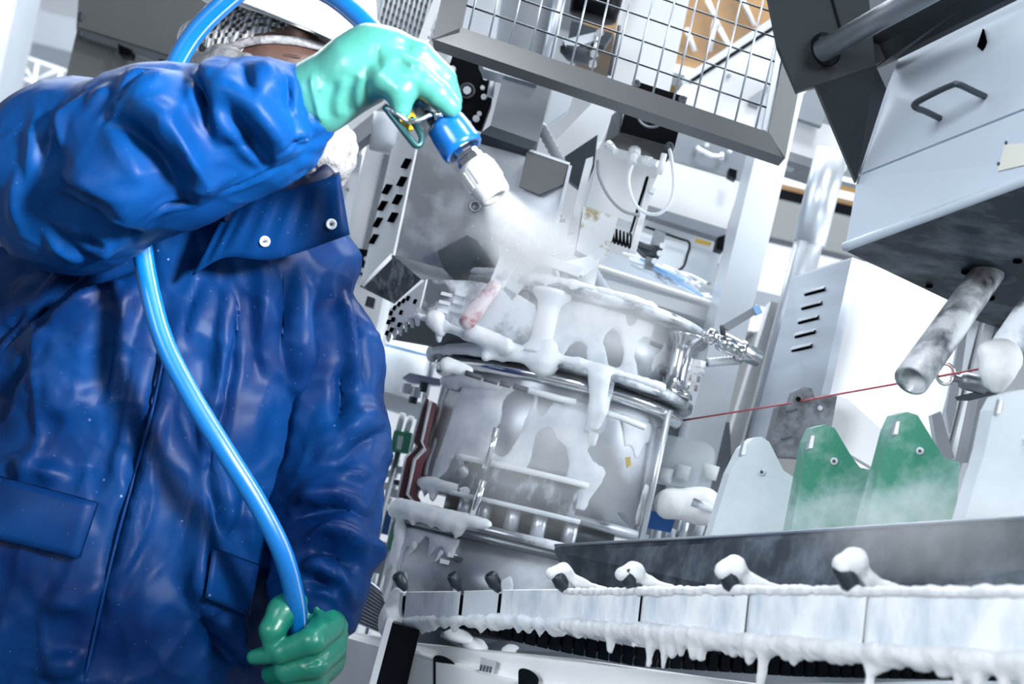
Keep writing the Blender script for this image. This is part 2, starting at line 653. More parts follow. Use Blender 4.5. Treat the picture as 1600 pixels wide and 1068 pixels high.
slab('floor', (0, 3.0, -0.05), 6.5, 7.5, 0.05, 'floor')
slab('wall_back', (0, 10.4, 2.6), 6.5, 0.1, 2.6, 'wall')
slab('wall_left', (-6.4, 3.0, 2.6), 0.1, 7.5, 2.6, 'wall')
slab('wall_right', (6.4, 3.0, 2.6), 0.1, 7.5, 2.6, 'wall')
slab('ceiling', (0, 3.0, 5.25), 6.5, 7.5, 0.05, 'ceiling')

# ================================================================== the worker
def fabric_mat(name, dark, light, rough=0.36):
    """rubberised rain cloth: worn lighter blotches, small dried water spots, fine crumple"""
    m, nt, b = base_mat(name)
    tc = nd(nt, 'ShaderNodeTexCoord')
    n1 = nd(nt, 'ShaderNodeTexNoise')
    n1.inputs['Scale'].default_value, n1.inputs['Detail'].default_value = 7, 5
    n2 = nd(nt, 'ShaderNodeTexVoronoi')
    n2.inputs['Scale'].default_value = 42
    n2.inputs['Randomness'].default_value = 1
    n3 = nd(nt, 'ShaderNodeTexNoise')
    n3.inputs['Scale'].default_value, n3.inputs['Detail'].default_value = 16, 3
    for n in (n1, n2, n3):
        nt.links.new(tc.outputs['Object'], n.inputs['Vector'])
    rp = nd(nt, 'ShaderNodeValToRGB')
    rp.color_ramp.elements[0].position, rp.color_ramp.elements[1].position = 0.35, 0.68
    rp.color_ramp.elements[0].color, rp.color_ramp.elements[1].color = (*dark, 1), (*light, 1)
    nt.links.new(n1.outputs[0], rp.inputs[0])
    sp = nd(nt, 'ShaderNodeMapRange')
    sp.inputs['From Min'].default_value, sp.inputs['From Max'].default_value = 0.10, 0.05
    nt.links.new(n2.outputs['Distance'], sp.inputs[0])
    gate = nd(nt, 'ShaderNodeMapRange')
    gate.inputs['From Min'].default_value, gate.inputs['From Max'].default_value = 0.56, 0.64
    gate.inputs['To Max'].default_value = 0.5
    nt.links.new(n1.outputs[0], gate.inputs[0])
    mu = nd(nt, 'ShaderNodeMath', operation='MULTIPLY')
    nt.links.new(sp.outputs[0], mu.inputs[0])
    nt.links.new(gate.outputs[0], mu.inputs[1])
    n4 = nd(nt, 'ShaderNodeTexVoronoi')
    n4.inputs['Scale'].default_value = 70
    nt.links.new(tc.outputs['Object'], n4.inputs['Vector'])
    sp2 = nd(nt, 'ShaderNodeMapRange')
    sp2.inputs['From Min'].default_value, sp2.inputs['From Max'].default_value = 0.085, 0.03
    sp2.inputs['To Max'].default_value = 0.20
    nt.links.new(n4.outputs['Distance'], sp2.inputs[0])
    ad = nd(nt, 'ShaderNodeMath', operation='MAXIMUM')
    nt.links.new(mu.outputs[0], ad.inputs[0])
    nt.links.new(sp2.outputs[0], ad.inputs[1])
    mx = nd(nt, 'ShaderNodeMix', data_type='RGBA')
    nt.links.new(ad.outputs[0], mx.inputs['Factor'])
    nt.links.new(rp.outputs[0], mx.inputs['A'])
    mx.inputs['B'].default_value = (0.30, 0.42, 0.62, 1)
    nt.links.new(mx.outputs['Result'], b.inputs['Base Color'])
    b.inputs['Roughness'].default_value = rough
    b.inputs['Specular IOR Level'].default_value = 0.12
    b.inputs['Coat Weight'].default_value = 0.0
    b.inputs['Coat Roughness'].default_value = 0.3
    bp = nd(nt, 'ShaderNodeBump')
    bp.inputs['Strength'].default_value, bp.inputs['Distance'].default_value = 0.10, 0.012
    nt.links.new(n3.outputs[0], bp.inputs['Height'])
    nt.links.new(bp.outputs[0], b.inputs['Normal'])
    return m


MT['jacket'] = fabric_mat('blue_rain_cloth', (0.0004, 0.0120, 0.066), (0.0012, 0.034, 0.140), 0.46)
MT['sleeve'] = fabric_mat('blue_rain_cloth_lit_sleeve', (0.0006, 0.030, 0.130), (0.0012, 0.054, 0.210), 0.46)  # same cloth lightened: some key light on the raised sleeve is in its colour
MT['lining'] = mat('dark_navy_lining', (0.004, 0.007, 0.035), 0.5, 0, 0.2, 20)
MT['glove'] = mat('mint_rubber_glove', (0.050, 0.225, 0.190), 0.33, 0, 0.05, 20, 0.10, 60, coat=0.25)
MT['glove2'] = mat('green_rubber_glove', (0.008, 0.175, 0.118), 0.36, 0, 0.06, 20, 0.10, 60, coat=0.15)
MT['skin'] = mat('skin', (0.095, 0.048, 0.036), 0.5, 0, 0.12, 30, 0.1, 120)  # darkened: shade from helmet and raised arm is in the colour
MT['hair'] = mat('dark_hair', (0.02, 0.018, 0.018), 0.6, 0, 0.3, 60, 0.4, 150, stretch=(1, 1, 0.2))
MT['brow'] = mat('dark_brow', (0.06, 0.035, 0.028), 0.7, 0, 0.2, 60)
MT['gauze'] = speck_mat('white_net_fabric', (0.20, 0.195, 0.20), (0.44, 0.44, 0.46), 0.8, 0.5, 45, 0, 0.9, 0.8, 0.15)  # white fabric greyed, with the beard cover's shadow in its colour
MT['helmet'] = mat('white_helmet_shell', (0.80, 0.81, 0.79), 0.22, 0, 0.02, 5, coat=0.5)


def net_mat():
    m, nt, b = base_mat('thin_hair_net')
    tc = nd(nt, 'ShaderNodeTexCoord')
    w = nd(nt, 'ShaderNodeTexWave')
    w.inputs['Scale'].default_value, w.inputs['Distortion'].default_value = 38, 1.6
    w.inputs['Detail Scale'].default_value = 2.0
    nt.links.new(tc.outputs['Object'], w.inputs['Vector'])
    mr = nd(nt, 'ShaderNodeMapRange')
    mr.inputs['To Min'].default_value, mr.inputs['To Max'].default_value = 0.16, 0.46
    nt.links.new(w.outputs['Fac'], mr.inputs[0])
    nt.links.new(mr.outputs[0], b.inputs['Alpha'])
    b.inputs['Base Color'].default_value = (0.82, 0.84, 0.87, 1)
    b.inputs['Roughness'].default_value = 0.8
    return m


MT['net'] = net_mat()

foot = C(60, 1250, 2.08)
_fw = Vector(c2w(foot[None])[0])
person = thing('person', 'person in blue rain jacket, white helmet and green gloves spraying the machine', 'person', (_fw.x, _fw.y, 0.0))


def wv(x, y, z):
    """camera-frame coordinates of a world point"""
    return w2c(np.array([[x, y, z]]))[0]


# ---- body: head, neck, trunk, arms and legs as one skin
S = Solid(0.03)
S.cap(C(402, 95, 2.09), C(425, 110, 2.07), 0.093, 0.088)            # skull
S.cap(C(450, 120, 2.03), C(478, 190, 2.02), 0.070, 0.052)           # face
S.cap(C(478, 200, 2.02), C(496, 232, 2.00), 0.050, 0.034)           # jaw and chin
S.cap(C(470, 128, 1.955), C(500, 168, 1.945), 0.008, 0.016, 0.014)  # nose
S.cap(C(420, 80, 1.985), C(490, 96, 1.985), 0.012, 0.012, 0.016)    # brow ridge
S.cap(C(322, 70, 2.06), C(330, 105, 2.06), 0.018, 0.012, 0.008)     # ear
S.cap(C(410, 190, 2.10), C(390, 330, 2.12), 0.058, 0.066)           # neck
S.cap(C(360, 430, 2.09), C(150, 1000, 2.06), 0.14, 0.15, 0.05, 0.6)      # trunk
S.chain([C(250, 360, 2.08), C(150, 300, 1.82), C(440, 172, 1.69)], [0.055, 0.048, 0.032])
S.chain([C(470, 430, 2.10), C(530, 690, 2.06), C(490, 900, 1.95)], [0.052, 0.045, 0.032])
hipL, hipR = _fw.x - 0.09, _fw.x + 0.11
for hx in (hipL, hipR):
    S.chain([wv(hx, _fw.y + .03, 0.86), wv(hx, _fw.y - .02, 0.48), wv(hx, _fw.y + .03, 0.09)], [0.085, 0.060, 0.042])
V, Q = S.mesh(0.0075)
body = build_np('body', relax(V, Q, 1), Q, 'skin', person, label='bare brown forehead, brow and ear')

# ---- trousers and boots (below the frame)
for hx in (hipL, hipR):
    T = Solid(0.03).chain([wv(hx, _fw.y + .03, 0.85), wv(hx, _fw.y - .02, 0.48), wv(hx, _fw.y + .03, 0.16)], [0.115, 0.09, 0.08])
    V, Q = T.mesh(0.014)
    build_np('trouser_leg', V, Q, 'jacket', person)
    T = Solid(0.03).cap(wv(hx, _fw.y + .04, 0.055), wv(hx + .03, _fw.y - .15, 0.045), 0.055, 0.045).cap(wv(hx, _fw.y + .03, 0.06), wv(hx, _fw.y + .03, 0.22), 0.058, 0.062)
    V, Q = T.mesh(0.012)
    build_np('rubber_boot', V, Q, 'white', person)

# ---- head gear
HUP = (UP * math.cos(math.radians(21)) + RT * math.sin(math.radians(21)) - FWD * 0.06).normalized()
HRT = (RT * math.cos(math.radians(21)) - UP * math.sin(math.radians(21))).normalized()
h = MB().lathe(P(446, 47, 2.06), HUP, [(0.004, 0.128), (0.0, 0.150), (0.006, 0.152), (0.012, 0.136), (0.05, 0.130), (0.09, 0.112),
                                      (0.125, 0.078), (0.142, 0.04), (0.147, 0.0)], 40)
h.lathe(P(446, 47, 2.06), HUP, [(0.004, 0.128), (0.008, 0.122), (0.05, 0.12), (0.10, 0.09), (0.135, 0.0)], 40)
hel = h.build('helmet', 'helmet', person, True)
vz = MB().prism([P(446, 47, 2.06) + HRT * (0.13 * math.cos(a) + 0.05 * max(0, math.cos(a))) - FWD * 0.14 * math.sin(a) - HUP * 0.002
                 for a in [math.radians(x) for x in range(-70, 75, 10)]], HUP * 0.004)
vz.build('visor', 'helmet', hel)

S = Solid(0.03).cap(C(400, 92, 2.09), C(424, 98, 2.07), 0.099, 0.094)


def hair_clip(G, F):
    a = C(340, 92, 2.0)
    b = C(510, 72, 2.0)
    n = np.array((-(b - a)[2], 0, (b - a)[0]))
    n /= np.linalg.norm(n)
    return np.maximum(F, -((G - a) @ n))


V, Q = S.mesh(0.006, extra=lambda G, F: hair_clip(G, F + 0.003))
build_np('hair', relax(V, Q, 1), Q, 'hair', person)
V, Q = S.mesh(0.006, extra=lambda G, F: np.maximum(hair_clip(G, F), -(F + 0.004)))
N = vnormals(V, Q)
V = V + N * (0.0010 * np.sin(V[:, 0] * 420 + 2.5 * np.sin(V[:, 2] * 30)))[:, None]
hn = build_np('hair_net', V, Q, 'net', person, label='white see-through hair net with gathered pleats')
MB().tube([P(x, y, d) for x, y, d in smooth_path([(322, 104, 2.03), (345, 84, 1.995), (378, 68, 1.975), (420, 62, 1.965), (465, 65, 1.968), (512, 76, 1.985)], 5)],
          0.0065, 8).build('net_band', 'gauze', hn, True)
V, Q = Solid(0.02).cap(C(308, 62, 2.06), C(332, 98, 2.05), 0.030, 0.024).mesh(0.005)
build_np('ear_cover', V, Q, 'net', hn)
S = Solid(0.025)
S.chain([C(318, 112, 2.045), C(360, 118, 1.985), C(400, 150, 1.95), C(455, 205, 1.94), C(512, 236, 1.945)], [0.030, 0.036, 0.042, 0.05, 0.042])
S.cap(C(470, 240, 2.0), C(390, 300, 2.02), 0.06, 0.05)
S.cap(C(478, 225, 2.0), C(498, 250, 1.985), 0.060, 0.044)
V, Q = S.mesh(0.006)
N = vnormals(V, Q)
V = V + N * np.array([0.010 * mnoise.noise(Vector(v * 26)) + 0.006 * mnoise.noise(Vector(v * 70)) for v in V])[:, None]
build_np('beard_cover', V, Q, 'gauze', person, label='white crumpled beard cover over cheek and chin')
for x, y in ((446, 103), (500, 112)):
    e = MB().ball(P(x, y, 1.985), 0.011, 8).build('eye', 'white', person, True)
    MB().ball(P(x + 3, y, 1.976), 0.005, 6).build('iris', 'black', e, True)
MB().tube([P(x, y, d) for x, y, d in smooth_path([(425, 92, 1.968), (446, 87, 1.964), (470, 90, 1.965)], 4)], [0.0012] + [0.0026] * 7 + [0.0012], 6).build('eyebrow', 'brow', person, True)

def crumple(V_, N_, amp, fr, st=(1, 1, 1), seed=0.0):
    """sharp little crease lines of stiff rain cloth"""
    s_ = Vector(st)
    out = []
    for v in V_:
        p_ = Vector((v[0] * s_.x * fr + seed, v[1] * s_.y * fr, v[2] * s_.z * fr))
        w_ = mnoise.noise(p_ * .6) * .8
        n_ = mnoise.noise(p_ + Vector((w_, w_, 0)))
        n2 = mnoise.noise(p_ * 2.3 + Vector((w_, 5, 0)))
        out.append(amp * (max(0, 1 - abs(n_) * 3.0) ** 2 + .45 * max(0, 1 - abs(n2) * 3.0) ** 2))
    return V_ + N_ * np.array(out)[:, None]


# ---- jacket trunk
S = Solid(0.05)
S.cap(C(170, 400, 2.08), C(480, 415, 2.09), 0.10, 0.07, flat=0.9)
S.cap(C(330, 440, 2.08), C(150, 880, 2.05), 0.200, 0.275, flat=0.62)
S.cap(C(150, 880, 2.05), C(70, 1220, 2.06), 0.275, 0.315, flat=0.62)
S.cap(C(60, 480, 2.10), C(-20, 800, 2.12), 0.12, 0.16, 0.06)
Vj, Qj = S.mesh(0.0055)
Vj = relax(Vj, Qj, 2)
strokes = [
    ([(195, 385), (95, 468), (-10, 590)], 20, -0.030),                    # deep diagonal drags below the raised arm
    ([(150, 405), (60, 470), (-10, 520)], 14, 0.020),
    ([(230, 420), (120, 520), (0, 610)], 15, 0.017),
    ([(185, 470), (100, 548), (10, 640)], 14, -0.015),
    ([(250, 400), (160, 540), (40, 700)], 20, 0.012),
    ([(222, 440), (192, 540), (168, 650)], 12, 0.013),
    ([(205, 470), (178, 560), (158, 640)], 10, -0.012),
    ([(265, 430), (250, 560), (225, 690), (178, 860), (128, 1080)], 9, -0.012),     # placket seam
    ([(280, 430), (266, 560), (243, 690), (196, 860), (150, 1080)], 10, 0.006),
    ([(352, 430), (345, 560), (328, 660), (300, 800)], 10, 0.013),
    ([(372, 430), (360, 560), (340, 670), (316, 800)], 9, -0.012),
    ([(300, 450), (280, 520), (262, 640)], 16, 0.009),
    ([(405, 400), (410, 470), (395, 560)], 15, 0.012),
    ([(435, 400), (440, 480), (430, 580)], 13, -0.009),
    ([(470, 395), (468, 470), (470, 560), (460, 640)], 15, 0.011),
    ([(500, 420), (492, 500), (498, 600)], 11, -0.009),
    ([(516, 400), (524, 500), (524, 620), (490, 720), (445, 810)], 10, 0.013),
    ([(440, 560), (400, 640), (380, 760)], 24, 0.009),
    ([(330, 700), (312, 790), (300, 900), (330, 960), (385, 1000)], 13, 0.016),
    ([(345, 720), (350, 790), (352, 850)], 12, 0.012),
    ([(385, 760), (385, 820), (400, 880)], 12, 0.012),
    ([(322, 740), (330, 800), (338, 850)], 9, -0.010),
    ([(310, 880), (316, 960), (360, 1020), (420, 1060)], 14, -0.018),
    ([(60, 650), (120, 640), (170, 600)], 22, 0.012),
    ([(170, 640), (150, 720), (80, 720)], 26, -0.012),
    ([(50, 1050), (90, 1040), (140, 1020)], 12, 0.014),
    ([(60, 960), (120, 930), (170, 900)], 20, 0.008),
    ([(0, 700), (60, 735), (130, 740)], 16, 0.010),
    ([(200, 640), (215, 700), (190, 760)], 18, -0.008),
    ([(240, 850), (220, 960), (190, 1060)], 30, 0.008),
]
strokes = [(s[0], s[1], s[2] * 1.45) + tuple(s[3:]) for s in strokes] + [
    ([(-20, 600), (60, 500), (130, 425), (196, 384)], 26, 0.050, 'ramp'),
    ([(0, 690), (90, 560), (180, 470), (240, 420)], 20, 0.034, 'ramp'),
    ([(150, 800), (190, 700), (222, 560), (262, 440)], 16, 0.010, 'ramp'),
    ([(318, 830), (338, 700), (352, 560), (362, 420)], 14, 0.016, 'ramp'),
    ([(300, 560), (306, 500), (330, 440)], 14, 0.010, 'ramp'),
    ([(330, 1000), (305, 930), (318, 830), (330, 740)], 16, 0.018, 'ramp'),
    ([(420, 1060), (370, 1020), (325, 960)], 16, 0.022, 'ramp'),
    ([(470, 640), (455, 560), (462, 470), (472, 410)], 15, 0.012, 'ramp'),
    ([(420, 600), (405, 520), (412, 420)], 15, 0.012, 'ramp'),
]
Vj = fold(Vj, Qj, strokes)
NJ = vnormals(Vj, Qj)
Vj = Vj + NJ * np.array([0.0035 * mnoise.noise(Vector(v * 14)) + 0.0018 * mnoise.noise(Vector(v * 38)) for v in Vj])[:, None]
Vj = crumple(Vj, NJ, 0.0075, 7.0, (1.2, 1, .7))
NJ = vnormals(Vj, Qj)
jacket = build_np('jacket', Vj, Qj, 'jacket', person)
_pj = pix(Vj)
_front = NJ[:, 1] < -0.05


def jd(px, py, r=9):
    """front depth of the jacket at a pixel"""
    dd = np.hypot(_pj[:, 0] - px, _pj[:, 1] - py) + np.where(_front, 0, 1e6)
    k = np.argsort(dd)[:6]
    return Vj[k, 1].min()


def patch(quad, n, off, thick, bulge=0.0):
    """a cloth piece lying on the jacket: bilinear patch between four pixels"""
    q = [np.array(c, float) for c in quad]
    g = []
    for j in range(n + 1):
        for i in range(n + 1):
            u, v = i / n, j / n
            c = q[0] * (1 - u) * (1 - v) + q[1] * u * (1 - v) + q[2] * u * v + q[3] * (1 - u) * v
            d = jd(*c)
            g.append((c, d))
    ds = np.array([x[1] for x in g]).reshape(n + 1, n + 1)
    for _ in range(3):
        p_ = np.pad(ds, 1, 'edge')
        ds = (p_[:-2, 1:-1] + p_[2:, 1:-1] + p_[1:-1, :-2] + p_[1:-1, 2:] + ds) / 5
    ds = ds.ravel()
    vs = [P(c[0], c[1], ds[k] - off - bulge * math.sin(math.pi * (k % (n + 1)) / n) * math.sin(math.pi * (k // (n + 1)) / n)) for k, (c, _) in enumerate(g)]
    m = n + 1
    bk = [v + FWD * thick for v in vs]
    fs = []
    for j in range(n):
        for i in range(n):
            a = j * m + i
            fs += [(a, a + m, a + m + 1, a + 1), (a + m * m, a + m * m + 1, a + m * m + m + 1, a + m * m + m)]
    rim = [i for i in range(m)] + [j * m + n for j in range(1, m)] + [n * m + i for i in range(n - 1, -1, -1)] + [j * m for j in range(n - 1, 0, -1)]
    for k in range(len(rim)):
        a, b_ = rim[k], rim[(k + 1) % len(rim)]
        fs.append((a, b_, b_ + m * m, a + m * m))
    return MB().add(vs + bk, fs)


patch([(-30, 738), (150, 786), (121, 872), (-30, 836)], 8, 0.015, 0.014, 0.004).build('pocket_flap', 'jacket', jacket, True)
patch([(332, 858), (404, 884), (388, 962), (320, 934)], 8, 0.014, 0.014, 0.006).build('pocket_flap', 'jacket', jacket, True)

# ---- raised right sleeve
S = Solid(0.05)
S.cap(C(285, 255, 2.03), C(125, 275, 1.80), 0.095, 0.115)
S.cap(C(108, 278, 1.775), C(250, 232, 1.71), 0.116, 0.094)
S.cap(C(250, 232, 1.71), C(400, 186, 1.69), 0.094, 0.066)
S.cap(C(400, 195, 1.69), C(478, 160, 1.678), 0.066, 0.043)
S.cap(C(50, 300, 1.86), C(95, 345, 1.86), 0.085, 0.055)
S.cap(C(310, 258, 1.72), C(440, 222, 1.70), 0.050, 0.028)
Vs, Qs = S.mesh(0.0042)
Vs = relax(Vs, Qs, 2)
arm = [
    ([(175, 175), (225, 205), (275, 255), (312, 305)], 15, -0.024),      # the big dark folds of the forearm
    ([(190, 160), (250, 190), (310, 250), (335, 310)], 17, 0.016),
    ([(160, 190), (200, 240), (240, 290)], 16, 0.012),
    ([(310, 115), (325, 150), (345, 215)], 11, -0.017),
    ([(292, 120), (308, 165), (335, 225)], 12, 0.012),
    ([(345, 150), (385, 190), (430, 255)], 13, -0.020),
    ([(340, 170), (372, 215), (415, 270)], 13, 0.013),
    ([(365, 140), (410, 185), (445, 235)], 12, 0.012),
    ([(395, 110), (400, 150), (420, 170)], 12, -0.011),
    ([(415, 105), (425, 140), (440, 175)], 9, 0.010),
    ([(85, 285), (150, 295), (215, 330)], 15, -0.022),
    ([(90, 265), (150, 275), (225, 300)], 13, 0.012),
    ([(60, 150), (52, 220), (40, 300)], 11, 0.010),
    ([(90, 150), (75, 210), (62, 280)], 10, -0.010),
    ([(115, 160), (95, 200), (80, 240)], 8, 0.009),
    ([(145, 140), (105, 190), (88, 230)], 8, 0.009),
    ([(130, 155), (100, 195), (84, 236)], 6, -0.008),
    ([(175, 125), (160, 150), (130, 175)], 10, 0.010),
    ([(290, 118), (240, 150), (190, 175)], 12, 0.009),
    ([(60, 350), (100, 390), (150, 405)], 12, 0.014),
    ([(80, 330), (130, 372), (200, 360)], 13, -0.014),
    ([(150, 345), (165, 375), (140, 400)], 10, 0.010),
    ([(440, 120), (448, 150), (440, 185)], 7, -0.011),
    ([(455, 110), (462, 140), (456, 175), (470, 200)], 6, 0.009),
    ([(470, 108), (470, 140), (478, 170), (485, 205)], 5, -0.010),
    ([(450, 185), (470, 205), (490, 208)], 7, 0.009),
    ([(440, 205), (460, 222), (485, 222)], 6, -0.009),
    ([(240, 310), (300, 285), (400, 262)], 14, 0.008),
    ([(30, 250), (25, 320), (40, 380)], 14, 0.012),
]
arm = [(s[0], s[1] * .85, s[2] * 0.85) + tuple(s[3:]) for s in arm] + [
    ([(250, 125), (205, 150), (150, 205)], 7, 0.008, 'crease'),
    ([(330, 300), (380, 285), (450, 250)], 6, 0.006, 'crease'),
    ([(215, 345), (250, 320), (310, 310)], 7, 0.008, 'crease'),
    ([(120, 150), (100, 190), (96, 250)], 7, 0.008, 'crease'),
    ([(180, 120), (235, 128), (290, 118)], 9, 0.010, 'ramp'),
    ([(420, 240), (450, 215), (490, 200)], 6, 0.006, 'crease'),
    ([(318, 318), (276, 240), (225, 192), (172, 170)], 24, 0.044, 'ramp'),
    ([(348, 225), (342, 165), (326, 128), (308, 108)], 18, 0.034, 'ramp'),
    ([(436, 262), (404, 200), (368, 164), (340, 146)], 22, 0.038, 'ramp'),
    ([(240, 352), (165, 303), (84, 280)], 24, 0.040, 'ramp'),
    ([(412, 170), (404, 140), (394, 108)], 14, 0.020, 'ramp'),
    ([(205, 375), (140, 378), (76, 326)], 18, 0.018, 'ramp'),
    ([(96, 250), (100, 200), (140, 150)], 12, 0.012, 'ramp'),
]
Vs = fold(Vs, Qs, arm)
N = vnormals(Vs, Qs)
ps = pix(Vs)
cuff = np.clip((ps[:, 0] - 430) / 50, 0, 1)
Vs = Vs + N * np.array([(0.002 * mnoise.noise(Vector(v * 16)) + 0.0045 * c * mnoise.noise(Vector(v * 60))) for v, c in zip(Vs, cuff)])[:, None]
Vs = crumple(Vs, N, 0.0026, 8.0, (1, 1, 1), 4.0)
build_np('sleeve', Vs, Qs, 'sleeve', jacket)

# ---- hanging left sleeve
S = Solid(0.045)
S.chain([C(468, 430, 2.10), C(512, 560, 2.08), C(528, 690, 2.05), C(508, 800, 2.01), C(500, 905, 1.955)], [0.068, 0.073, 0.069, 0.071, 0.058])
S.cap(C(500, 900, 1.955), C(498, 945, 1.94), 0.062, 0.058)
Vl, Ql = S.mesh(0.0055)
Vl = relax(Vl, Ql, 2)
arm = [
    ([(530, 440), (550, 540), (556, 620)], 9, 0.014),
    ([(545, 430), (566, 540), (575, 640)], 8, -0.012),
    ([(532, 560), (536, 620), (516, 680)], 11, -0.020),
    ([(590, 640), (555, 660), (530, 690)], 9, 0.012),
    ([(600, 665), (560, 690), (520, 725)], 9, -0.013),
    ([(590, 740), (540, 745), (500, 740)], 11, 0.013),
    ([(560, 780), (500, 775), (455, 790)], 10, 0.014),
    ([(560, 795), (505, 795), (455, 815)], 9, -0.014),
    ([(470, 860), (510, 835), (545, 850), (565, 885)], 8, 0.015),
    ([(475, 880), (510, 860), (540, 880), (552, 915)], 8, -0.016),
    ([(465, 885), (500, 885), (520, 915)], 7, 0.012),
    ([(520, 870), (530, 910), (545, 945)], 7, 0.012),
    ([(470, 905), (505, 910), (520, 940)], 6, -0.010),
    ([(480, 925), (510, 925), (540, 955)], 6, 0.009),
    ([(545, 830), (575, 865), (572, 900)], 8, 0.010),
]
arm = [(s[0], s[1], s[2] * 1.4) + tuple(s[3:]) for s in arm] + [
    ([(605, 655), (560, 680), (505, 735)], 16, 0.020, 'ramp'),
    ([(575, 905), (545, 850), (505, 832), (460, 862)], 14, 0.018, 'ramp'),
    ([(585, 800), (520, 785), (450, 800)], 15, 0.016, 'ramp'),
    ([(560, 960), (520, 905), (470, 890)], 12, 0.014, 'ramp'),
]
Vl = fold(Vl, Ql, arm)
N = vnormals(Vl, Ql)
Vl = Vl + N * np.array([0.003 * mnoise.noise(Vector(v * 18)) + 0.002 * mnoise.noise(Vector(v * 50)) for v in Vl])[:, None]
Vl = crumple(Vl, N, 0.0045, 8.0, (.8, 1, 1.2), 8.0)
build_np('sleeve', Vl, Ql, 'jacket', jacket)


# ---- open collar flap, zip, snaps
def cloth(path_a, path_b, n, m, th, name, mt, par, wav=0.0):
    """a strip of cloth between two edges given as (px, py, depth)"""
    A = np.array(path_a, float)
    B = np.array(path_b, float)

    def samp(Pth, k):
        s = smooth_path([tuple(x) for x in Pth], 10)
        s = np.array(s)
        t = np.linspace(0, len(s) - 1, k)
        i = np.minimum(t.astype(int), len(s) - 2)
        f = (t - i)[:, None]
        return s[i] * (1 - f) + s[i + 1] * f
    a, b = samp(A, n + 1), samp(B, n + 1)
    vs = []
    for j in range(m + 1):
        v = j / m
        for i in range(n + 1):
            c = a[i] * (1 - v) + b[i] * v
            vs.append(P(c[0], c[1], c[2] - wav * math.sin(math.pi * v) * (1 + 0.4 * math.sin(i * 1.7))))
    k = len(vs)
    vs += [p + FWD * th for p in vs]
    fs = []
    w = n + 1
    for j in range(m):
        for i in range(n):
            q = j * w + i
            fs += [(q, q + w, q + w + 1, q + 1), (q + k, q + k + 1, q + k + w + 1, q + k + w)]
    rim = list(range(w)) + [j * w + n for j in range(1, m + 1)] + [m * w + i for i in range(n - 1, -1, -1)] + [j * w for j in range(m - 1, 0, -1)]
    for q in range(len(rim)):
        x, y = rim[q], rim[(q + 1) % len(rim)]
        fs.append((x, y, y + k, x + k))
    return MB().add(vs, fs).build(name, mt, par, True)


col = cloth([(350, 330, 1.90), (400, 305, 1.875), (470, 290, 1.87), (530, 272, 1.875)],
            [(300, 430, 1.905), (352, 402, 1.885), (430, 404, 1.875), (546, 366, 1.872)], 24, 10, 0.006, 'collar_flap', 'jacket', jacket, 0.006)
cloth([(352, 318, 1.889), (400, 290, 1.874), (440, 272, 1.874), (465, 258, 1.879), (484, 272, 1.879), (508, 256, 1.884), (528, 274, 1.889)],
      [(352, 345, 1.889), (400, 330, 1.879), (440, 315, 1.879), (465, 308, 1.879), (484, 305, 1.879), (508, 298, 1.879), (532, 290, 1.884)],
      26, 4, 0.004, 'collar_lining', 'lining', jacket)
cloth([(350, 322, 1.91), (400, 300, 1.90), (470, 288, 1.888), (530, 268, 1.885)], [(350, 334, 1.90), (402, 310, 1.885), (471, 296, 1.874), (533, 278, 1.874)],
      20, 2, 0.008, 'collar_edge', 'lining', jacket)
cloth([(340, 318, 1.915), (346, 345, 1.905), (346, 372, 1.90)], [(352, 310, 1.915), (356, 345, 1.90), (350, 380, 1.895)], 10, 2, 0.006, 'zip_tape', 'lining', jacket)
for k in range(8):
    MB().box(P(353 + 0.5 * k, 312 + 6 * k, 1.897), RT * 0.003, UP * 0.0015, FWD * 0.002).build('zip_tooth', 'steel', jacket)
MB().box(P(355, 336, 1.890), RT * 0.003, UP * 0.008, FWD * 0.003).build('zip_slider', 'chrome', jacket, bevel=0.001)
for x, y, d in ((414, 377, 1.872), (518, 350, 1.864)):
    s = MB().lathe(P(x, y, d), -FWD, [(0, 0.0075), (0.0022, 0.0075), (0.003, 0.0062), (0.0022, 0.004), (0.0005, 0.0035), (0.0005, 0)], 18)
    s.build('snap_button', 'white', jacket, True, label='silver white snap button')
    MB().lathe(P(x, y, d - 0.001), -FWD, [(0, 0.0022), (0.002, 0.0018), (0.002, 0)], 10).build('snap_socket', 'darkgrey', jacket)
# front storm flap edge (long seam) as a narrow welt
MB().tube([P(x, y, jd(x, y) - 0.0005) for x, y in smooth_path([(262, 520), (245, 610), (225, 690), (178, 860), (128, 1080)], 6)], 0.0025, 6).build('placket_welt', 'jacket', jacket, True)

# ---- gloves
S = Solid(0.012)
S.cap(C(499, 150, 1.672), C(560, 112, 1.655), 0.047, 0.043)
S.cap(C(556, 108, 1.655), C(585, 92, 1.65), 0.043, 0.038)
S.cap(C(575, 80, 1.652), C(612, 84, 1.645), 0.032, 0.030)
S.cap(C(578, 118, 1.645), C(606, 108, 1.64), 0.030, 0.026)
S.chain([C(606, 68, 1.65), C(655, 88, 1.635), C(692, 122, 1.64), C(706, 156, 1.648)], [0.020, 0.0185, 0.016, 0.013], 0.003)   # first finger
S.chain([C(604, 98, 1.63), C(648, 118, 1.612), C(684, 146, 1.612), C(704, 166, 1.618)], [0.022, 0.0195, 0.0165, 0.0135], 0.003)   # second
S.chain([C(612, 110, 1.65), C(648, 140, 1.645), C(668, 160, 1.655), C(655, 178, 1.675)], [0.018, 0.0155, 0.013, 0.012], 0.004)   # third, curled
S.chain([C(600, 100, 1.68), C(635, 150, 1.69), C(640, 172, 1.70)], [0.018, 0.014, 0.012], 0.004)   # fourth, behind
S.chain([C(575, 128, 1.64), C(606, 124, 1.618), C(626, 142, 1.610), C(627, 170, 1.613)], [0.025, 0.0215, 0.0175, 0.0125], 0.008)   # thumb
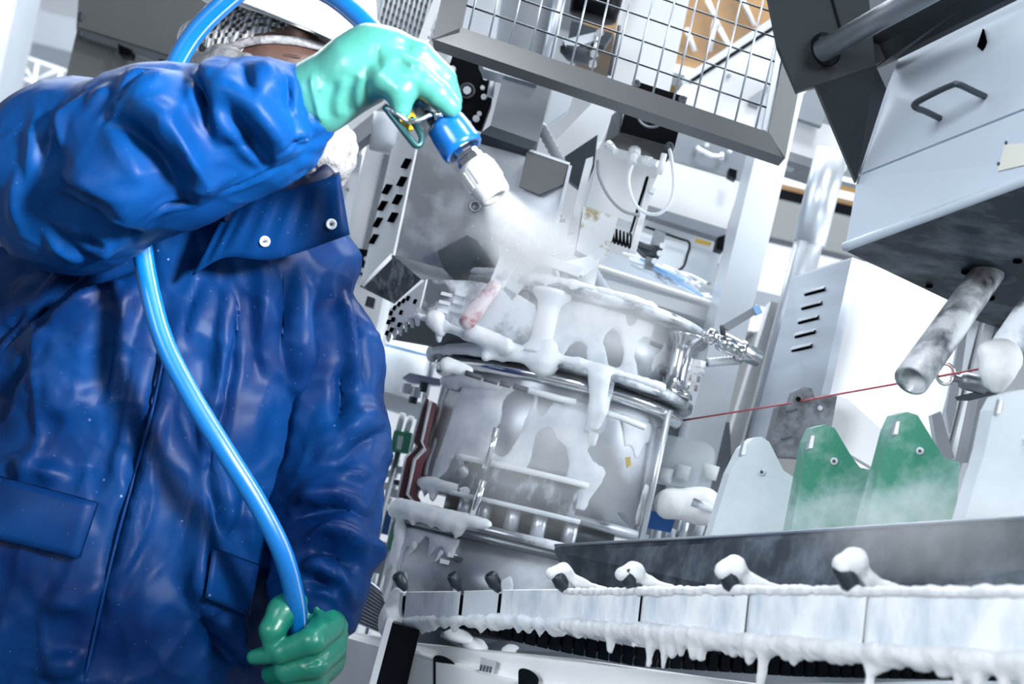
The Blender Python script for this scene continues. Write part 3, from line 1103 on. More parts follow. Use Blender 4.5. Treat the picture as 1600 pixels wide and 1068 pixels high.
Vg, Qg = S.mesh(0.0028)
Vg = fold(Vg, Qg, [
    ([(500, 190), (498, 160), (506, 128)], 5, 0.0022), ([(516, 192), (514, 160), (524, 122)], 5, -0.0022),
    ([(530, 188), (528, 155), (540, 116)], 5, 0.0022), ([(546, 184), (543, 150), (556, 112)], 5, -0.0022),
    ([(562, 176), (558, 145), (568, 112)], 5, 0.0022), ([(578, 166), (572, 145), (574, 122)], 4, -0.002),
    ([(586, 62), (588, 90), (596, 112)], 6, -0.0025),
    ([(612, 88), (630, 100), (668, 120)], 5, -0.004), ([(486, 112), (492, 155), (506, 198)], 4, 0.003),
], 0.2)
ga = build_np('glove', relax(Vg, Qg, 1, 0.4), Qg, 'glove', person, label='mint green rubber glove gripping the spray gun')

S = Solid(0.007)
S.cap(C(490, 925, 1.94), C(496, 965, 1.925), 0.045, 0.046)
S.cap(C(494, 965, 1.925), C(492, 1010, 1.925), 0.044, 0.040, 0.02)
S.cap(C(470, 1025, 1.945), C(500, 1030, 1.935), 0.034, 0.034, 0.02)
S.chain([C(470, 940, 1.90), C(442, 954, 1.862), C(426, 984, 1.848), C(424, 1004, 1.848)], [0.024, 0.021, 0.018, 0.013], 0.005)      # thumb
S.chain([C(512, 975, 1.89), C(488, 1000, 1.838), C(440, 1018, 1.845), C(397, 1026, 1.862)], [0.024, 0.019, 0.0155, 0.0105], 0.004)   # first finger
S.chain([C(514, 1010, 1.91), C(492, 1036, 1.852), C(448, 1046, 1.860), C(425, 1052, 1.89)], [0.025, 0.020, 0.018, 0.015], 0.005)
S.chain([C(508, 1030, 1.92), C(488, 1062, 1.875), C(452, 1076, 1.870), C(432, 1080, 1.90)], [0.023, 0.019, 0.017, 0.014], 0.005)
S.chain([C(498, 1050, 1.93), C(478, 1090, 1.89), C(450, 1102, 1.885), C(436, 1104, 1.91)], [0.020, 0.017, 0.015, 0.012], 0.005)
Vg, Qg = S.mesh(0.0028)
Vg = fold(Vg, Qg, [([(492, 940), (498, 965), (514, 985)], 6, 0.004), ([(476, 935), (486, 955), (500, 970)], 5, -0.003), ([(505, 935), (510, 955), (522, 970)], 5, -0.003),
                   ([(468, 1040), (500, 1028), (515, 1012)], 4, -0.004)], 0.2)
gb = build_np('glove', relax(Vg, Qg, 1, 0.4), Qg, 'glove2', person, label='green rubber glove closed around the hose')

# ================================================================== hose and spray gun
MT['hose'] = mat('blue_rubber_hose', (0.0008, 0.13, 0.42), 0.36, 0, 0.06, 10, coat=0.35)
MT['hose_highlight'] = mat('pale_hose_highlight', (0.22, 0.33, 0.50), 0.4, 0, 0.1, 30)  # pale strip that stands for the highlight along the hose's edge
hp = [(668, 178, 1.655), (648, 140, 1.66), (622, 98, 1.668), (592, 60, 1.685), (556, 22, 1.71), (510, -12, 1.74), (450, -34, 1.77), (395, -26, 1.79), (345, 10, 1.80), (300, 58, 1.81), (268, 115, 1.82),
      (240, 190, 1.84), (222, 270, 1.845), (220, 350, 1.845), (229, 430, 1.835), (255, 530, 1.82), (300, 620, 1.81), (352, 705, 1.805),
      (402, 785, 1.81), (440, 860, 1.82), (460, 930, 1.85), (466, 985, 1.875), (466, 1040, 1.90), (452, 1120, 1.95), (400, 1260, 2.0)]
hp = smooth_path(hp, 8)
hose = MB().tube([P(*c) for c in hp], 0.0138, 16).build('hose', 'hose', None, True)
tag(hose, 'bright blue water hose looping over the worker and through both gloves', 'hose')
ln = []
for i, c in enumerate(hp):
    a = hp[max(i - 1, 0)]
    b_ = hp[min(i + 1, len(hp) - 1)]
    t = np.array((b_[0] - a[0], b_[1] - a[1]))
    t = t / np.linalg.norm(t)
    nx, ny = -t[1], t[0]
    s = 1.0
    ln.append(P(*c) + (RT * nx - UP * ny) * (-s) * 0.0105 - FWD * 0.0085)
MB().tube(ln, 0.0016, 6).build('highlight_stripe', 'hose_highlight', hose, True)

gun = thing('spray_gun', 'spray gun with blue collar and white nozzle held by the mint glove', 'spray gun', P(690, 200, 1.64))
GA = (P(768, 300, 1.625) - P(692, 190, 1.645)).normalized()
g0 = P(692, 188, 1.645)
MB().lathe(P(640, 118, 1.655), (P(700, 200, 1.64) - P(640, 118, 1.655)), [(0, 0.012), (0.03, 0.014), (0.075, 0.015), (0.09, 0.017)], 16).build('body', 'steel_mid', gun, True)
MB().lathe(g0, GA, [(0.0, 0.016), (0.002, 0.0225), (0.008, 0.025), (0.018, 0.026), (0.040, 0.0265), (0.046, 0.0255), (0.047, 0.021), (0.040, 0.018)], 28).build('collar', 'blueplastic', gun, True, label='bright blue rubber collar')
MB().lathe(g0, GA, [(0.036, 0.0145), (0.056, 0.0145), (0.058, 0.0165), (0.066, 0.0165), (0.068, 0.014), (0.078, 0.014)], 8).build('connector', 'chrome', gun, False)
nz = [(0.066, 0.014), (0.067, 0.0205), (0.075, 0.0225)]
nz += [(0.092, 0.0225), (0.112, 0.0205), (0.116, 0.019), (0.117, 0.008), (0.10, 0.006)]
no = MB().lathe(g0, GA, nz, 28).build('nozzle', 'nozzle', gun, True, label='white ribbed nozzle')
for k in range(10):
    an = 2 * math.pi * k / 10
    a_ = GA.orthogonal().normalized()
    b_ = GA.cross(a_)
    dr = a_ * math.cos(an) + b_ * math.sin(an)
    MB().box(g0 + GA * 0.086 + dr * 0.0222, dr * 0.0012, GA.cross(dr) * 0.0028, GA * 0.011).build('rib', 'nozzle', no)
# trigger guard, trigger and spring clip
lp = [(601, 166, 1.615), (618, 188, 1.612), (640, 216, 1.61), (650, 227, 1.61), (657, 224, 1.612), (658, 212, 1.615), (650, 196, 1.62), (642, 186, 1.625)]
MB().tube([P(*c) for c in smooth_path(lp, 5)], 0.0042, 8).build('trigger_guard', 'teal_dark', gun, True, label='dark loop-shaped trigger guard')
MB().tube([P(*c) for c in smooth_path([(604, 168, 1.612), (625, 180, 1.606), (639, 189, 1.603), (655, 187, 1.604), (674, 178, 1.61)], 5)], 0.0034, 8).build('trigger', 'chrome', gun, True, label='chrome wire trigger')
MB().prism([P(632, 176, 1.635), P(643, 168, 1.635), (P(650, 182, 1.635)), P(644, 202, 1.635), P(634, 204, 1.635), P(624, 190, 1.635)], FWD * 0.01).build('yellow_insert', 'yellow', gun, bevel=0.001, label='yellow insert')
MB().prism([P(650, 170, 1.64), P(664, 160, 1.64), P(682, 186, 1.64), P(676, 202, 1.64), P(664, 214, 1.64), P(652, 196, 1.64)], FWD * 0.014).build('handle_frame', 'steel_mid', gun, bevel=0.001)
MB().prism([P(664, 172, 1.63), P(684, 176, 1.63), P(690, 192, 1.63), P(676, 202, 1.63), P(668, 192, 1.63)], FWD * 0.012).build('hinge', 'black', gun, bevel=0.001)
MB().tube([P(678, 180, 1.618), P(692, 178, 1.618)], 0.0035, 8).build('pin', 'chrome', gun, True)


# ================================================================== helpers for plates traced at their own depth
def pts(seq, d=None):
    return [P(p[0], p[1], p[2] if len(p) > 2 else d) for p in seq]


def plate(name, m, par, seq, d=None, th=0.01, bevel=0.0015, vec=None, seg=1, **kw):
    return MB().prism(pts(seq, d), vec if vec is not None else Y * th).build(name, m, par, False, bevel, seg, **kw)


def rod(name, m, par, seq, r, d=None, res=12, cap=True, **kw):
    return MB().tube(pts(seq, d), r, res, cap).build(name, m, par, True, **kw)


def base_of(seq, d):
    x = sum(p[0] for p in seq) / len(seq)
    y = max(p[1] for p in seq)
    return P(x, y, d)


def obj_at(name, label, cat, px, py, d, group=None):
    return thing(name, label, cat, P(px, py, d), group)


def bolt(par, px, py, d, rpx, m='steel', name='bolt', axis=None, h=0.006, res=6):
    return MB().lathe(P(px, py, d), axis if axis is not None else -FWD, [(0, mm(d, rpx)), (h, mm(d, rpx) * 0.95), (h, 0)], res).build(name, m, par)


def ridged(p, q, r, n, amp):
    """profile of a corrugated hose along a straight run"""
    L = (q - p).length
    prof = []
    for i in range(2 * n + 1):
        prof.append((L * i / (2 * n), r + (amp if i % 2 else -amp)))
    return prof


# ================================================================== far left
t = obj_at('steel_portal', 'grey sheet-steel portal frame behind the worker\'s raised elbow', 'machine frame', 120, 160, 3.7)
plate('beam', 'warmgrey', t, [(127, -60), (119, 45), (340, 120), (372, -60)], 3.6, 0.35)
plate('rail', 'warmgrey', t, [(125, 27), (121, 42), (335, 108), (340, 92)], 3.58, 0.02)
plate('lower_rail', 'steel_mid', t, [(121, 44), (119, 54), (335, 126), (338, 112)], 3.57, 0.02)
plate('leg', 'warmgrey', t, [(119, 52), (78, 225), (146, 225), (183, 68)], 3.62, 0.12)
plate('bracket', 'black', t, [(184, 68), (206, 78), (204, 88), (186, 84)], 3.55, 0.04)
plate('bracket', 'black', t, [(249, 92), (260, 94), (258, 104), (247, 101)], 3.55, 0.04)
plate('hinge', 'darkgrey', t, [(122, 18), (128, 19), (126, 30), (120, 28)], 3.56, 0.03)
plate('hinge', 'darkgrey', t, [(120, 46), (127, 48), (125, 54), (119, 53)], 3.555, 0.03)
t = obj_at('truss_walkway', 'white lattice walkway railing blurred at far left', 'railing', 55, 150, 8.0)
for a, b in (((22, 84), (104, 112)), ((14, 116), (92, 142))):
    rod('chord', 'white', t, [a, b], 0.014, 8.0, 8)
for a, b in (((26, 86), (18, 118)), ((59, 97), (48, 160)), ((97, 110), (86, 146))):
    rod('post', 'white', t, [a, b], 0.013, 8.0, 8)
for a, b in (((27, 88), (52, 126)), ((53, 126), (95, 108))):
    rod('brace', 'white', t, [a, b], 0.011, 8.0, 8)
plate('toe_board', 'pale', t, [(12, 120), (90, 146), (88, 158), (8, 132)], 8.05, 0.02)
o = plate('ceiling_duct', 'pale', None, [(-40, -10), (150, 38), (140, 88), (-50, 40)], 9.3, 0.5)
tag(o, 'pale square ventilation duct under the far left ceiling', 'duct')
o = plate('hall_post', 'pale', None, [(-70, -70), (40, -70), (-8, 160), (-120, 160)], 6.5, 0.3, 0.01)
tag(o, 'pale blurred post at the left edge of the picture', 'post')
o = plate('roof_beam', 'steel_mid', None, [(330, -60), (300, -2), (420, 36), (620, 60), (640, -60)], 4.4, 0.3)
tag(o, 'dark overhead beam behind the white helmet', 'beam')

# ================================================================== frame behind the worker's collar
t = obj_at('machine_column', 'white machine column with grey groove between collar and slotted steel box', 'machine frame', 530, 600, 3.1)
plate('column', 'white', t, [(560, 190), (655, 210), (560, 640), (440, 640)], 3.05, 0.2)
plate('groove', 'grey', t, [(600, 240), (609, 242), (575, 405), (565, 403)], 3.04, 0.012)
rod('conduit', 'white_hi', t, [(571, 205), (548, 300), (524, 400)], mm(2.95, 7), 2.95)
plate('bracket_bar', 'steel_mid', t, [(523, 226), (536, 241), (614, 182), (603, 160)], 2.85, 0.06)
plate('bracket_foot', 'steel_dark', t, [(519, 233), (528, 226), (537, 241), (527, 245)], 2.83, 0.06)
plate('roller_end', 'grey', t, [(606, 232), (632, 222), (636, 244), (612, 254)], 2.82, 0.03)
MB().lathe(P(604, 178, 2.86), P(596, 236, 2.86) - P(604, 178, 2.86), [(0, mm(2.86, 21)), (mm(2.86, 58), mm(2.86, 20))], 20).build('roller', 'pale', t, True)
plate('side_rail', 'steel_light', t, [(556, 240), (566, 242), (530, 420), (516, 418)], 2.93, 0.03)
bolt(t, 543, 296, 2.93, 3, 'steel_mid')
t = obj_at('terminal_block', 'small black terminal block below the collar beside slotted box', 'terminal block', 566, 425, 2.8)
plate('housing', 'black', t, [(550, 386), (585, 392), (580, 418), (566, 430), (545, 412)], 2.8, 0.03)
for x, y in ((549, 400), (560, 410), (572, 404), (566, 422)):
    bolt(t, x, y, 2.79, 4, 'white', 'terminal')
t = obj_at('rear_guard', 'louvred white guard panel behind the mint glove', 'guard panel', 640, 66, 2.6)
plate('sheet', 'steel_light', t, [(592, -70), (712, -70), (660, 66), (570, 40)], 2.6, 0.02)
plate('edge', 'white_hi', t, [(703, -70), (716, -70), (664, 70), (652, 64)], 2.585, 0.03)
rib, slot = MB(), MB()
for i in range(13):
    x0 = 590 + i * 8.0
    rib.tube([P(x0 + 26, -60, 2.59), P(x0 - 6, 62, 2.59)], mm(2.59, 2.1), 6)
    for k in range(9):
        y = -50 + k * 13 + (i % 3) * 4
        x = x0 + 4 + 26 - 32 * (y + 60) / 122
        slot.box(P(x, y, 2.588), RT * mm(2.6, 1.4), UP * mm(2.6, 2.6), FWD * 0.001)
rib.build('ribs', 'white', t, True, kind='stuff')
slot.build('slots', 'darkgrey', t, kind='stuff')

# ================================================================== things seen through and around the wire cage
o = plate('steel_cabinet', 'steel_light', None, [(716, -60), (790, -60), (772, 80), (712, 60)], 2.75, 0.25, 0.02, seg=3)
tag(o, 'bright round-cornered steel cabinet behind the cage\'s left end', 'cabinet')
o = plate('sheet_screen', 'steel_mid', None, [(793, -60), (890, -60), (862, 110), (772, 84)], 2.85, 0.1)
tag(o, 'grey steel screen behind the wire cage, beside bright cabinet', 'screen')
rod_o = rod('upright_tube', 'steel_light', None, [(886, -60), (852, 110)], mm(2.8, 10), 2.8)
tag(rod_o, 'thin bright upright tube behind the wire cage', 'tube')
t = obj_at('drive_motor', 'black drive motor hanging from steel bracket behind cage', 'motor', 920, 110, 2.9)
MB().lathe(P(925, 30, 2.95), UP * 0.97 + RT * 0.24, [(0, mm(2.9, 30)), (0.004, mm(2.9, 38)), (0.03, mm(2.9, 40)), (0.1, mm(2.9, 40))], 24).build('motor_body', 'black', t, True)
plate('bracket', 'steel_dark', t, [(893, 32), (958, 52), (945, 72), (888, 60)], 2.88, 0.04)
plate('bracket_plate', 'steel', t, [(880, 62), (940, 48), (938, 60), (886, 78)], 2.87, 0.03)
MB().lathe(P(903, 92, 2.9), UP * 0.97 + RT * 0.24, [(-0.006, mm(2.9, 18)), (0.006, mm(2.9, 30)), (0.016, mm(2.9, 32)), (0.02, mm(2.9, 20))], 20).build('coupling', 'darkgrey', t, True)
rod('pin', 'chrome', t, [(935, 50), (926, 90)], 0.004, 2.86, 8)
for x, y in ((937, 52), (928, 84), (926, 100)):
    bolt(t, x, y, 2.85, 7, 'chrome')
rod('tie', 'darkgrey', t, [(968, 40), (952, 118)], 0.004, 2.9, 8)
o = plate('white_column', 'white_hi', None, [(990, -70), (1092, -70), (1036, 190), (948, 165)], 3.0, 0.22)
tag(o, 'wide white column seen through the middle of the cage', 'column')
t = obj_at('wrapped_carton', 'large brown foil-wrapped carton high behind the cage', 'carton', 1120, 130, 4.6)
plate('carton', 'brown', t, [(1070, -90), (1290, -40), (1250, 150), (1025, 96)], 4.6, 0.4, 0.02)
for a, b in (((1105, 0), (1124, 45)), ((1124, 45), (1150, 95)), ((1150, -20), (1178, 40)), ((1072, 45), (1085, 80)), ((1118, 30), (1108, 80))):
    rod('film_fold', 'pale', t, [a, b], 0.008, 4.58, 6)
plate('pallet_board', 'white', t, [(1032, 94), (1240, 150), (1236, 162), (1029, 106)], 4.57, 0.4)
o = plate('wrapped_carton', 'brown', None, [(930, -40), (990, -30), (970, 60), (912, 40)], 4.5, 0.4, 0.02)
tag(o, 'small brown carton piece between motor and white column', 'carton')
o = plate('stacked_carton', 'ochre', None, [(1038, 106), (1100, 122), (1090, 150), (1028, 140)], 4.7, 0.3, 0.01)
tag(o, 'ochre carton edge under the large wrapped carton', 'carton')
t = obj_at('white_hopper', 'white sheet hopper with slanted dark-edged rim behind cage\'s right end', 'hopper', 1140, 215, 3.4)
plate('sheet', 'white_hi', t, [(1074, 124), (1216, 36), (1262, 130), (1236, 240), (1030, 178)], 3.4, 0.2)
plate('rim', 'white', t, [(1070, 118), (1212, 24), (1216, 34), (1074, 126)], 3.38, 0.05)
plate('rim_gap', 'black', t, [(1078, 125), (1216, 36), (1217, 40), (1080, 129)], 3.39, 0.05)
plate('shield', 'steel_mid', t, [(1172, 152), (1224, 118), (1214, 172), (1172, 160)], 3.36, 0.03)
bolt(t, 1138, 119, 3.39, 4, 'steel_mid')

# ---- the cage
t = obj_at('wire_cage', 'steel-framed wire mesh cage hanging over the machine', 'wire cage', 960, 240, 2.2)
DL, DR = 2.12, 2.30


def cd_(x):
    return DL + (DR - DL) * (x - 690) / 530.0


MB().prism([P(683, 30, cd_(683)), P(677, 61, cd_(677)), P(1227, 247, cd_(1227)), P(1202, 207, cd_(1202))], Y * 0.05).build('bottom_bar', 'cage', t, False, 0.002, 2)
MB().prism([P(704, -70, 2.11), P(676, 61, 2.11), P(718, 44, 2.11), P(742, -70, 2.11)], Y * 0.05).build('upright', 'cage', t, False, 0.002, 2)
MB().prism([P(1288, -60, 2.30), P(1254, -60, 2.30), P(1201, 207, 2.295), P(1227, 247, 2.30)], Y * 0.05).build('upright', 'warmgrey', t, False, 0.002, 2)
MB().prism([P(1246, -60, 2.31), P(1238, -60, 2.31), P(1192, 202, 2.305), P(1201, 207, 2.305)], Y * 0.02).build('inner_lip', 'steel_light', t)
for i in range(15):
    u = (i + 0.5) / 15.2
    x, y = 716 + (1203 - 716) * u, 42 + (208 - 42) * u
    d = cd_(x) + 0.012
    rod('wire', 'steel', t, [(x - 1, y + 4), (x + 0.235 * (y + 70), -70)], mm(d, 1.7), d, 6)
for k in range(1, 8):
    x0, y0 = 717 + 8.3 * k, 42 - 35.2 * k
    x1, y1 = 1204 + 8.3 * k, 208 - 35.2 * k
    MB().tube([P(x0 - 4, y0 - 1, cd_(x0) + 0.016), P(x1, y1, cd_(x1) + 0.016)], mm(2.2, 1.6), 6).build('wire', 'steel_dark', t, True)

# ================================================================== under the cage, left
t = obj_at('bearing_plate', 'black bearing plate with bright bolts beside the mint glove\'s fingertips', 'plate', 730, 210, 2.55)
plate('backing', 'white', t, [(706, 78), (722, 84), (700, 150), (745, 208), (735, 212), (690, 170), (682, 120)], 2.58, 0.02)
plate('plate', 'black', t, [(708, 84), (774, 106), (768, 160), (752, 204), (738, 202), (702, 152), (699, 112)], 2.55, 0.03)
for x, y, r in ((730, 142, 7), (707, 109, 6), (703, 124, 6), (759, 122, 5), (754, 138, 4), (744, 186, 6), (733, 193, 4), (756, 152, 5), (749, 178, 4)):
    bolt(t, x, y, 2.545, r, 'steel_light', h=0.008, res=8)
MB().lathe(P(730, 142, 2.547), -FWD, [(0, mm(2.5, 13)), (0.005, mm(2.5, 13)), (0.005, mm(2.5, 9)), (0, mm(2.5, 9))], 20).build('washer', 'darkgrey', t, True)
rod('post', 'steel_light', t, [(772, 112), (766, 152)], mm(2.5, 6), 2.52)
t = obj_at('drop_chute', 'square grey steel drop chute hanging below the cage bar', 'chute', 800, 232, 2.45)
plate('chute', 'steel_mid', t, [(792, 96), (866, 118), (840, 222), (766, 196)], 2.42, 0.1, 0.002)
plate('lip', 'steel_dark', t, [(766, 196), (840, 222), (824, 233), (751, 208)], 2.41, 0.08)
plate('flange', 'steel', t, [(748, 92), (846, 122), (838, 132), (756, 108)], 2.40, 0.05)
o = plate('slanted_guide', 'white', None, [(862, 226), (930, 156), (962, 166), (940, 220), (884, 250)], 2.66, 0.05)
tag(o, 'white slanted guide between drop chute and black junction box', 'guide')
o = plate('pale_sheet', 'pale', None, [(866, 128), (896, 146), (888, 172), (850, 200)], 2.7, 0.02)
tag(o, 'pale sheet beside the grey drop chute', 'sheet')
o = plate('pivot_bracket', 'steel_dark', None, [(880, 246), (934, 210), (928, 262), (912, 300), (890, 282)], 2.6, 0.02)
tag(o, 'dark angled pivot bracket under the white arm', 'bracket')
p, q = P(844, 196, 2.52), P(876, 254, 2.56)
o = MB().lathe(p, q - p, ridged(p, q, mm(2.5, 9), 7, 0.001), 14).build('corrugated_hose', 'grey', None, True)
tag(o, 'short grey corrugated hose below the drop chute', 'hose')

# ---- slotted steel box
t = obj_at('slotted_box', 'big grey steel box with slotted white side being sprayed', 'machine housing', 720, 470, 2.5)
fr = pts([(664, 176, 2.5), (890, 256, 2.44), (850, 462, 2.44), (614, 398, 2.5)])
MB().prism(fr, Y * 0.18).build('housing', 'steel_wet', t, False, 0.003, 2)
sd = [(661, 178, 2.495), (614, 398, 2.495), (562, 447, 2.66), (612, 232, 2.66)]
MB().prism(pts(sd), X * 0.004 + Y * 0.002).build('side_panel', 'white', t, label='white slotted side panel')
nrm = (pts(sd)[1] - pts(sd)[0]).cross(pts(sd)[3] - pts(sd)[0]).normalized()
if nrm.dot(FWD) > 0:
    nrm = -nrm
for x, y in ((637, 256), (630, 284), (623, 312), (616, 340), (607, 296), (600, 322), (593, 348), (587, 374)):
    w = [(x - 7, y + 7), (x + 1, y - 8), (x + 7, y - 7), (x - 1, y + 8)]
    MB().prism([PL(a, b, pts(sd)[0], nrm) + nrm * 0.006 for a, b in w], -nrm * 0.006).build('slot', 'void', t)
plate('lid', 'cage', t, [(823, 236), (889, 257), (880, 288), (842, 304), (811, 291)], 2.432, 0.006)
plate('top_edge', 'steel_light', t, [(745, 204), (891, 254), (890, 258), (744, 208)], 2.43, 0.03)
plate('edge_strip', 'steel', t, [(889, 257), (894, 259), (856, 420), (851, 418)], 2.425, 0.02)
plate('access_opening', 'steel_dark', t, [(684, 392), (730, 367), (746, 376), (765, 408), (758, 440), (712, 440), (692, 418)], 2.438, 0.006, label='dark access opening')
MB().lathe(P(742, 322, 2.455), -FWD, [(0, 0.012), (0.002, 0.011), (0.002, 0.007), (0, 0.007)], 20).build('hole_rim', 'steel_mid', t, True)
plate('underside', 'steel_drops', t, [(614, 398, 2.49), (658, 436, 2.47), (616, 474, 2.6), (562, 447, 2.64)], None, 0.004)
rod('side_lip', 'white', t, [(614, 398), (566, 446)], mm(2.5, 3.5), 2.5, 8)
plate('stud', 'steel_dark', t, [(574, 462), (586, 466), (583, 480), (570, 476)], 2.6, 0.02)

# ---- lower perforated box
t = obj_at('perforated_box', 'foamy perforated steel box under the big slotted box', 'machine housing', 730, 550, 2.4)
MB().prism(pts([(664, 436), (654, 490), (700, 512), (780, 545), (826, 548), (842, 505), (836, 476), (790, 448), (735, 438)], 2.36), Y * 0.10).build('housing', 'steel_foamy', t, False, 0.004, 2)
sp = pts([(666, 436, 2.355), (653, 490, 2.355), (604, 524, 2.5), (608, 484, 2.5)])
MB().prism(sp, X * 0.003).build('perforated_side', 'white_hi', t)
n2 = (sp[1] - sp[0]).cross(sp[3] - sp[0]).normalized()
n2 = n2 if n2.dot(FWD) < 0 else -n2
for x, y in ((611, 489), (617, 481), (624, 475), (631, 470), (638, 466), (607, 503), (614, 499), (627, 488), (649, 471), (605, 520), (612, 515), (624, 507)):
    MB().prism([PL(x + a, y + b, sp[0], n2) + n2 * 0.002 for a, b in ((-3, 3), (0, -4), (3, -3), (0, 4))], -n2 * 0.003).build('hole', 'void', t)
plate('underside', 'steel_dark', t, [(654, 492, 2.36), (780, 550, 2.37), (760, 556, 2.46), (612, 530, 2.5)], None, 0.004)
for y0 in (455, 468, 481):
    for x0 in (690, 712):
        xx = x0 - 0.24 * (y0 - 455)
        plate('louvre', 'white', t, [(xx, y0), (xx + 17, y0 + 4), (xx + 15, y0 + 9), (xx - 2, y0 + 5)], 2.355, 0.01, 0.001)
bolt(t, 655, 484, 2.345, 4.5, 'steel_light', h=0.012, res=10)

# ---- clamp lever
t = obj_at('clamp_lever', 'clamp lever with foamy pink-red grip in front of perforated box', 'lever', 735, 515, 2.30)
S_ = Solid(0.01).cap(C(772, 448, 2.30), C(731, 500, 2.29), mm(2.3, 11.5), mm(2.3, 14.5))
v_, q_ = S_.mesh(0.004)
build_np('grip', v_, q_, 'pink', t)
plate('arm', 'white', t, [(782, 398), (800, 388), (812, 402), (786, 450), (764, 444)], 2.30, 0.012)
bolt(t, 789, 430, 2.29, 6, 'steel_light', h=0.008, res=12)
t = obj_at('nozzle_bracket', 'foam-splashed bracket cluster on top of the round machine', 'bracket', 860, 480, 2.4)
plate('cheek_plate', 'frost', t, [(778, 384), (822, 372), (846, 392), (824, 440), (800, 470), (786, 452)], 2.36, 0.02)
plate('gusset', 'frost', t, [(836, 394), (868, 400), (858, 462), (824, 452)], 2.37, 0.03)
plate('window_plate', 'white', t, [(862, 404), (892, 412), (880, 468), (852, 460)], 2.35, 0.01)
plate('window_gap', 'grey', t, [(866, 412), (880, 418), (874, 446), (858, 446)], 2.345, 0.006)
plate('cross_strap', 'steel_light', t, [(866, 412), (871, 411), (878, 444), (873, 446)], 2.342, 0.004)
plate('top_bar', 'white', t, [(838, 392), (912, 418), (904, 432), (832, 406)], 2.33, 0.03, 0.004)
for k in range(4):
    plate('fin', 'steel_light', t, [(862 + k * 5, 396 - k * 3), (884 + k * 4, 388 - k * 2), (886 + k * 4, 391 - k * 2), (864 + k * 5, 399 - k * 3)], 2.34, 0.02, 0.0)
plate('white_block', 'white_hi', t, [(886, 424), (938, 402), (922, 482), (876, 470)], 2.40, 0.05, 0.003)
plate('clip', 'white', t, [(884, 408), (926, 398), (934, 412), (910, 430), (888, 424)], 2.36, 0.02, 0.003)
o = speck_mat('foam_patched_ochre_plastic', (0.42, 0.36, 0.20), (0.86, 0.89, 0.92), 0.5, 0.45, 22, 0, 0.6, 0.2, 0.05)
MT['ochrefoam'] = o
t = obj_at('yellowed_bracket', 'yellowed plastic bracket patched with white foam, beside the spring', 'bracket', 925, 402, 2.42)
plate('body', 'ochrefoam', t, [(912, 322), (966, 340), (950, 398), (932, 402), (902, 386)], 2.42, 0.05, 0.004)
plate('foot', 'white', t, [(904, 372), (948, 390), (942, 404), (924, 404), (900, 390)], 2.415, 0.05, 0.004)
o = plate('sensor_strip', 'white', None, [(916, 248), (927, 244), (926, 256), (898, 362), (888, 364), (890, 352)], 2.5, 0.02, 0.003)
tag(o, 'slim white upright strip at the steel box\'s right edge', 'strip')
o = MB()
for k in range(16):
    o.box(P(880 - k * 1.9 + RND.uniform(-7, 7), 310 + k * 7, 2.47 + RND.uniform(-.01, .01)), RT * mm(2.5, RND.uniform(2, 6)), UP * mm(2.5, RND.uniform(2, 5)), FWD * 0.005)
o = o.build('wet_chain', 'chrome', None, False, 0.001)
tag(o, 'wet glittering chain down the slotted box\'s right edge', 'chain')
o['kind'] = 'stuff'

# ---- junction box with its cables
t = obj_at('junction_box', 'black junction box with white cable glands under the cage', 'junction box', 1010, 250, 2.45)
plate('box', 'black', t, [(992, 126), (1074, 152), (1054, 230), (968, 206)], 2.44, 0.1, 0.003, label='glossy black box')
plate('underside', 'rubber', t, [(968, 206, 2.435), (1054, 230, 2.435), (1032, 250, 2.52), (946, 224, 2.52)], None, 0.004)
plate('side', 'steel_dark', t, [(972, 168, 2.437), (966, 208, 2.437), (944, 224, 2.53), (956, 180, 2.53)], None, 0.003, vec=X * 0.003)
MB().lathe(P(1018, 176, 2.44), -FWD, [(0, mm(2.4, 26)), (0.003, mm(2.4, 25)), (0.003, mm(2.4, 21)), (0, mm(2.4, 21))], 28).build('cover_ring', 'steel_mid', t, True)
for x, y in ((1046, 228), (1066, 156), (994, 131)):
    MB().lathe(P(x, y, 2.432), -FWD, [(0, mm(2.4, 7)), (0.004, mm(2.4, 6.5)), (0.004, mm(2.4, 4)), (0.002, 0)], 12).build('screw_ear', 'darkgrey', t, True)
for a, b, r in (((950, 226), (962, 236), 8), ((992, 234), (988, 256), 10), ((1008, 250), (1028, 256), 8)):
    p, q = P(*a, 2.46), P(*b, 2.44)
    L = (q - p).length
    MB().lathe(p, q - p, [(0, mm(2.45, r)), (L * .4, mm(2.45, r)), (L * .45, mm(2.45, r * .75)), (L, mm(2.45, r * .7))], 8).build('gland', 'white', t)
def cable(label, seq, d, rpx, m='pale', name='cable'):
    o = rod(name, m, None, smooth_path(seq, 8), mm(d, rpx), d, 8)
    return tag(o, label, 'cable')


cable('grey cable looping left under the junction box', [(934, 250), (936, 275), (950, 305), (972, 328), (1000, 337)], 2.46, 2.6, 'grey')
cable('white cable in a wide loop below the junction box', [(988, 258), (982, 280), (988, 310), (1004, 330), (1028, 334), (1046, 318), (1053, 290), (1050, 255), (1046, 232)], 2.43, 2.8, 'white')
rod('cable_stub', 'white_hi', t, [(1038, 240), (1030, 272)], mm(2.4, 5), 2.43)
o = plate('sensor_box', 'white_hi', None, [(938, 238), (1012, 262), (990, 348), (914, 322)], 2.55, 0.06, 0.003)
tag(o, 'plain white box hanging below the black junction box', 'box')
t = obj_at('guide_rail', 'white upright guide rail with black edge right of white box', 'guide rail', 990, 398, 2.5)
plate('rail', 'white_hi', t, [(1014, 276), (1024, 279), (994, 394), (984, 391)], 2.5, 0.02)
plate('edge', 'black', t, [(1010, 275), (1014, 276), (988, 360), (982, 370)], 2.5, 0.02)
